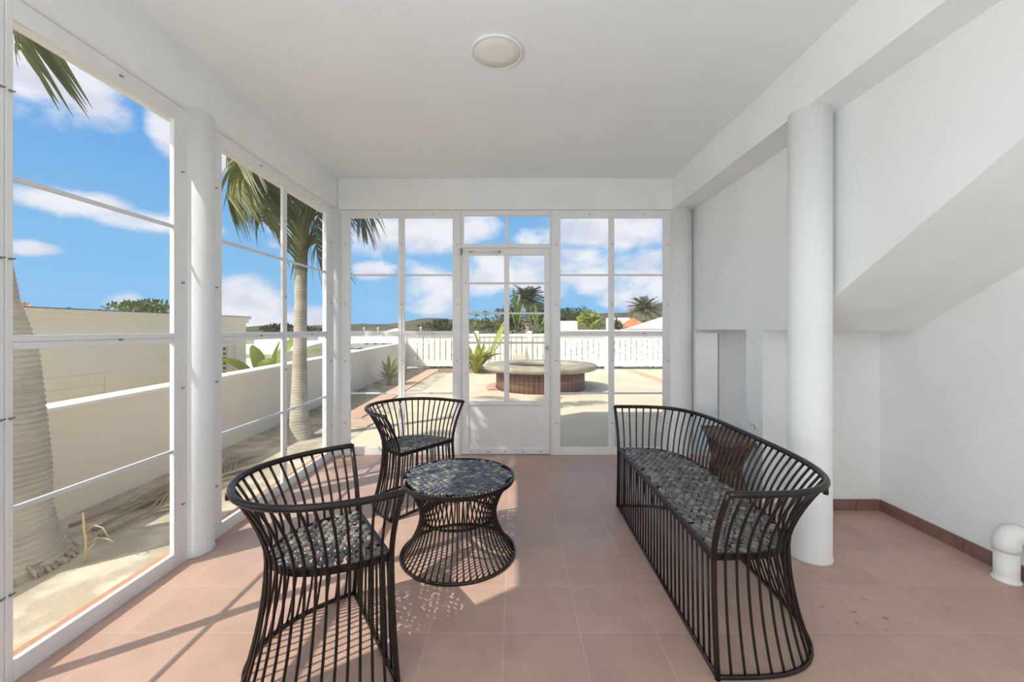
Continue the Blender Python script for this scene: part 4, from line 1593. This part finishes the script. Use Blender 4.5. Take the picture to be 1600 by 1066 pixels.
# trees beyond the fence
Hd = empty('clipped_hedge', (3.0, 14.35, GZ))
b = MB()
rh = random.Random(77)
for k in range(2600):
    p = Vector((rh.uniform(-6.3, 6.5), rh.uniform(-.25, .25), rh.uniform(0.0, 0.95)))
    t = Vector((rh.gauss(0, 1), rh.gauss(0, 1), rh.gauss(0, 1))).normalized() * rh.uniform(.10, .18)
    ribbon(b, [p, p + t * .5, p + t], [.03, .09, .01], t.orthogonal())
b.build('foliage', M['bush'], Hd, recalc=False)
tag(Hd, 'low dark hedge seen through the gaps of the white fence', 'hedge')
bz = -1.5
tree('dark_tree', tuple(at(684, 511, 60)), (2.6, 1.6, 1.1), 700, 0.42, M['bush'], 41, 'dark bushy tree before the hill behind the fence corner', 'tree', group='trees beyond the fence')
tree('dark_tree', tuple(at(900, 494, 70)), (3.2, 2, 1.5), 800, 0.5, M['bush'], 42, 'dark tree rising behind the white villa and basin', 'tree', group='trees beyond the fence')
tree('dark_tree', tuple(at(880, 496, 80)), (2.2, 2, 1.4), 600, 0.5, M['bush'], 43, 'dark tree beside the door frame above the villa', 'tree', group='trees beyond the fence')
tree('lime_tree', tuple(at(928, 503, 30)), (1.15, 0.8, 0.62), 700, 0.26, M['lime'], 44, 'yellow-green bushy tree above the fence', 'tree', group='trees beyond the fence')
tree('dark_tree', tuple(at(965, 506, 34)), (0.5, 0.5, 0.6), 300, 0.22, M['bush'], 45, 'narrow dark shrub between lime tree and orange roof', 'tree', group='trees beyond the fence')
tree('dark_tree', tuple(at(757, 508, 66)), (3.6, 2, 1.0), 800, 0.45, M['bush_mid'], 46, 'mid green tree low behind the lime banana shoot', 'tree', group='trees beyond the fence')
tree('dark_tree', tuple(at(800, 502, 19)), (0.62, 0.5, 0.62), 500, 0.2, M['bush'], 47, 'dark shrub behind the fence at the foot of the tall palm', 'tree', group='trees beyond the fence')
tree('dark_tree', tuple(at(845, 500, 19)), (0.55, 0.5, 0.75), 500, 0.2, M['bush_mid'], 48, 'green shrub behind the fence next to the door latch', 'tree', group='trees beyond the fence')
tree('dark_tree', tuple(at(440, 516, 45)), (2.3, 1.6, 0.65), 600, 0.35, M['bush'], 49, 'dark tree far behind the banana plant and cream house', 'tree', group='trees beyond the fence')
tree('dark_tree', tuple(at(485, 519, 40)), (1.6, 1.2, 0.5), 400, 0.3, M['bush'], 50, 'dark low tree seen behind the slim palm trunk', 'tree', group='trees beyond the fence')


def far_palm(name, base, top, crown, n, leafl, mat, seed, label, tr=0.1, droop=1.9, width=0.07, nl=14):
    R = empty(name, (base[0], base[1], base[2]))
    rnd = random.Random(seed)
    t = Vector(top) - Vector(base)
    b = MB()
    b.tube([(0, 0, 0), tuple(t * 0.5), tuple(t)], [tr * 1.2, tr, tr * 0.9], 10)
    b.build('trunk', M['trunk_dark'], R)
    for k in range(n):
        az = 2.399 * k + rnd.uniform(-.2, .2)
        e0 = 1.45 - 1.55 * (k / n)
        frond('frond', auto_frond(t, az, e0, crown * rnd.uniform(.85, 1.05), droop * rnd.uniform(.6, 1.0) * 0.7), R, mat, rnd, nl, leafl, width, 0.35, stem=0.02 * crown, start=0.12, fwd=1.1, nseg=2)
    return tag(R, label, 'palm tree')


p = at(825, 472, 24)
far_palm('tall_palm', (p.x, 24, -1.5), p, 1.2, 40, 0.55, M['frond_far'], 61, 'tall bushy palm rising behind the fence, seen through the door', 0.16, 2.0, 0.05, 16)
p = at(1006, 487, 45)
far_palm('date_palm', (p.x, 45, -1.5), p, 2.15, 52, 0.62, M['date_frond'], 62, 'big grey-green date palm behind the orange tiled roof', 0.3, 1.9, 0.07, 18)
for k, (px, py, lab) in enumerate(((743, 492, 'tiny distant fan palm nearest the door stile'), (758, 491, 'tiny distant fan palm between the other two'), (778, 487, 'tiny distant fan palm poking above the lime banana shoot'))):
    p = at(px, py, 80)
    far_palm('distant_palm', (p.x, 80, -1.5), p, 0.85, 14, 0.42, M['frond_far'], 70 + k, lab, 0.1, 1.8, 0.09, 9)
paddle_plant('heliconia_clump', tuple(at(808, 519, 18)), [(2.2, 1.5, 1.95, 0.17, 0.25), (1.2, 1.48, 1.7, 0.16, 0.3), (0.4, 1.45, 1.3, 0.16, 0.4), (3.4, 1.4, 1.2, 0.16, 0.5), (5.0, 1.4, 1.5, 0.17, 0.4), (2.8, 1.5, 1.55, 0.17, 0.3)],
             M['banana'], 'tall upright heliconia leaves behind the fence post, seen through the door', 'leafy plant')
paddle_plant('heliconia_clump', tuple(at(842, 519, 18)), [(0.6, 1.2, 1.6, 0.17, 0.5), (1.9, 1.35, 1.3, 0.16, 0.4), (0.2, 1.0, 1.4, 0.16, 0.6), (3.6, 1.3, 1.1, 0.16, 0.6)],
             M['banana'], 'leaning heliconia leaves behind the fence near the door latch', 'leafy plant')
R = empty('weed_tuft', tuple(at(1015, 577, 13.3)))
r6 = random.Random(3)
b = MB()
for k in range(26):
    a = r6.uniform(0, 6.28)
    d = Vector((math.cos(a), math.sin(a), r6.uniform(.3, 1.2))) * r6.uniform(.06, .14)
    ribbon(b, [Vector((0, 0, 0)), d * 0.5, d], [0.012, 0.02, 0.003], Vector((-math.sin(a), math.cos(a), 0)))
b.build('leaves', M['bush_mid'], R, recalc=False)
tag(R, 'small green weed tuft on the patio at the foot of the fence', 'weed')

# far land and hills
b = MB()
b.box(-400, 400, -60, 420, -1.7, -1.5)
structure(b.build('ground_far', M['far_ground']), 'dry scrubby land beyond the garden', 'land')
ridge = [(-700, 509), (-200, 508), (300, 511), (385, 512), (430, 507), (470, 509), (520, 508), (560, 506), (610, 507), (632, 503), (655, 498.5), (680, 497), (706, 500), (745, 500), (785, 502), (850, 500), (872, 494), (900, 489), (935, 490), (965, 488.5), (985, 489), (1010, 480), (1036, 472), (1100, 458), (1250, 462), (1700, 490), (2400, 505)]
xs = np.array([a for a, _ in ridge], float)
ys = np.array([c for _, c in ridge], float)
b = MB()
v, f = [], []
cols = 170
rr = random.Random(2)
rows_ = [(200, -0.05), (235, 0.35), (270, 0.72), (300, 1.0), (330, 0.9), (380, 0.3)]
for i in range(cols):
    px = -700 + 3100 * i / (cols - 1)
    top = 514 - float(np.interp(px, xs, ys))
    for Y, k in rows_:
        Z = HC + top * 300 / F
        v.append(((px - CX) / F * 300 * (0.75 + 0.25 * Y / 300), Y, -1.6 + (Z + 1.6) * max(k, 0) + (rr.uniform(-.25, .25) if k > 0 else 0)))
nr = len(rows_)
for i in range(cols - 1):
    for j in range(nr - 1):
        f.append((i * nr + j, (i + 1) * nr + j, (i + 1) * nr + j + 1, i * nr + j + 1))
b.add(v, f, True)
structure(b.build('hills', M['hill'], recalc=True), 'low olive brown scrub hills along the horizon', 'hills')
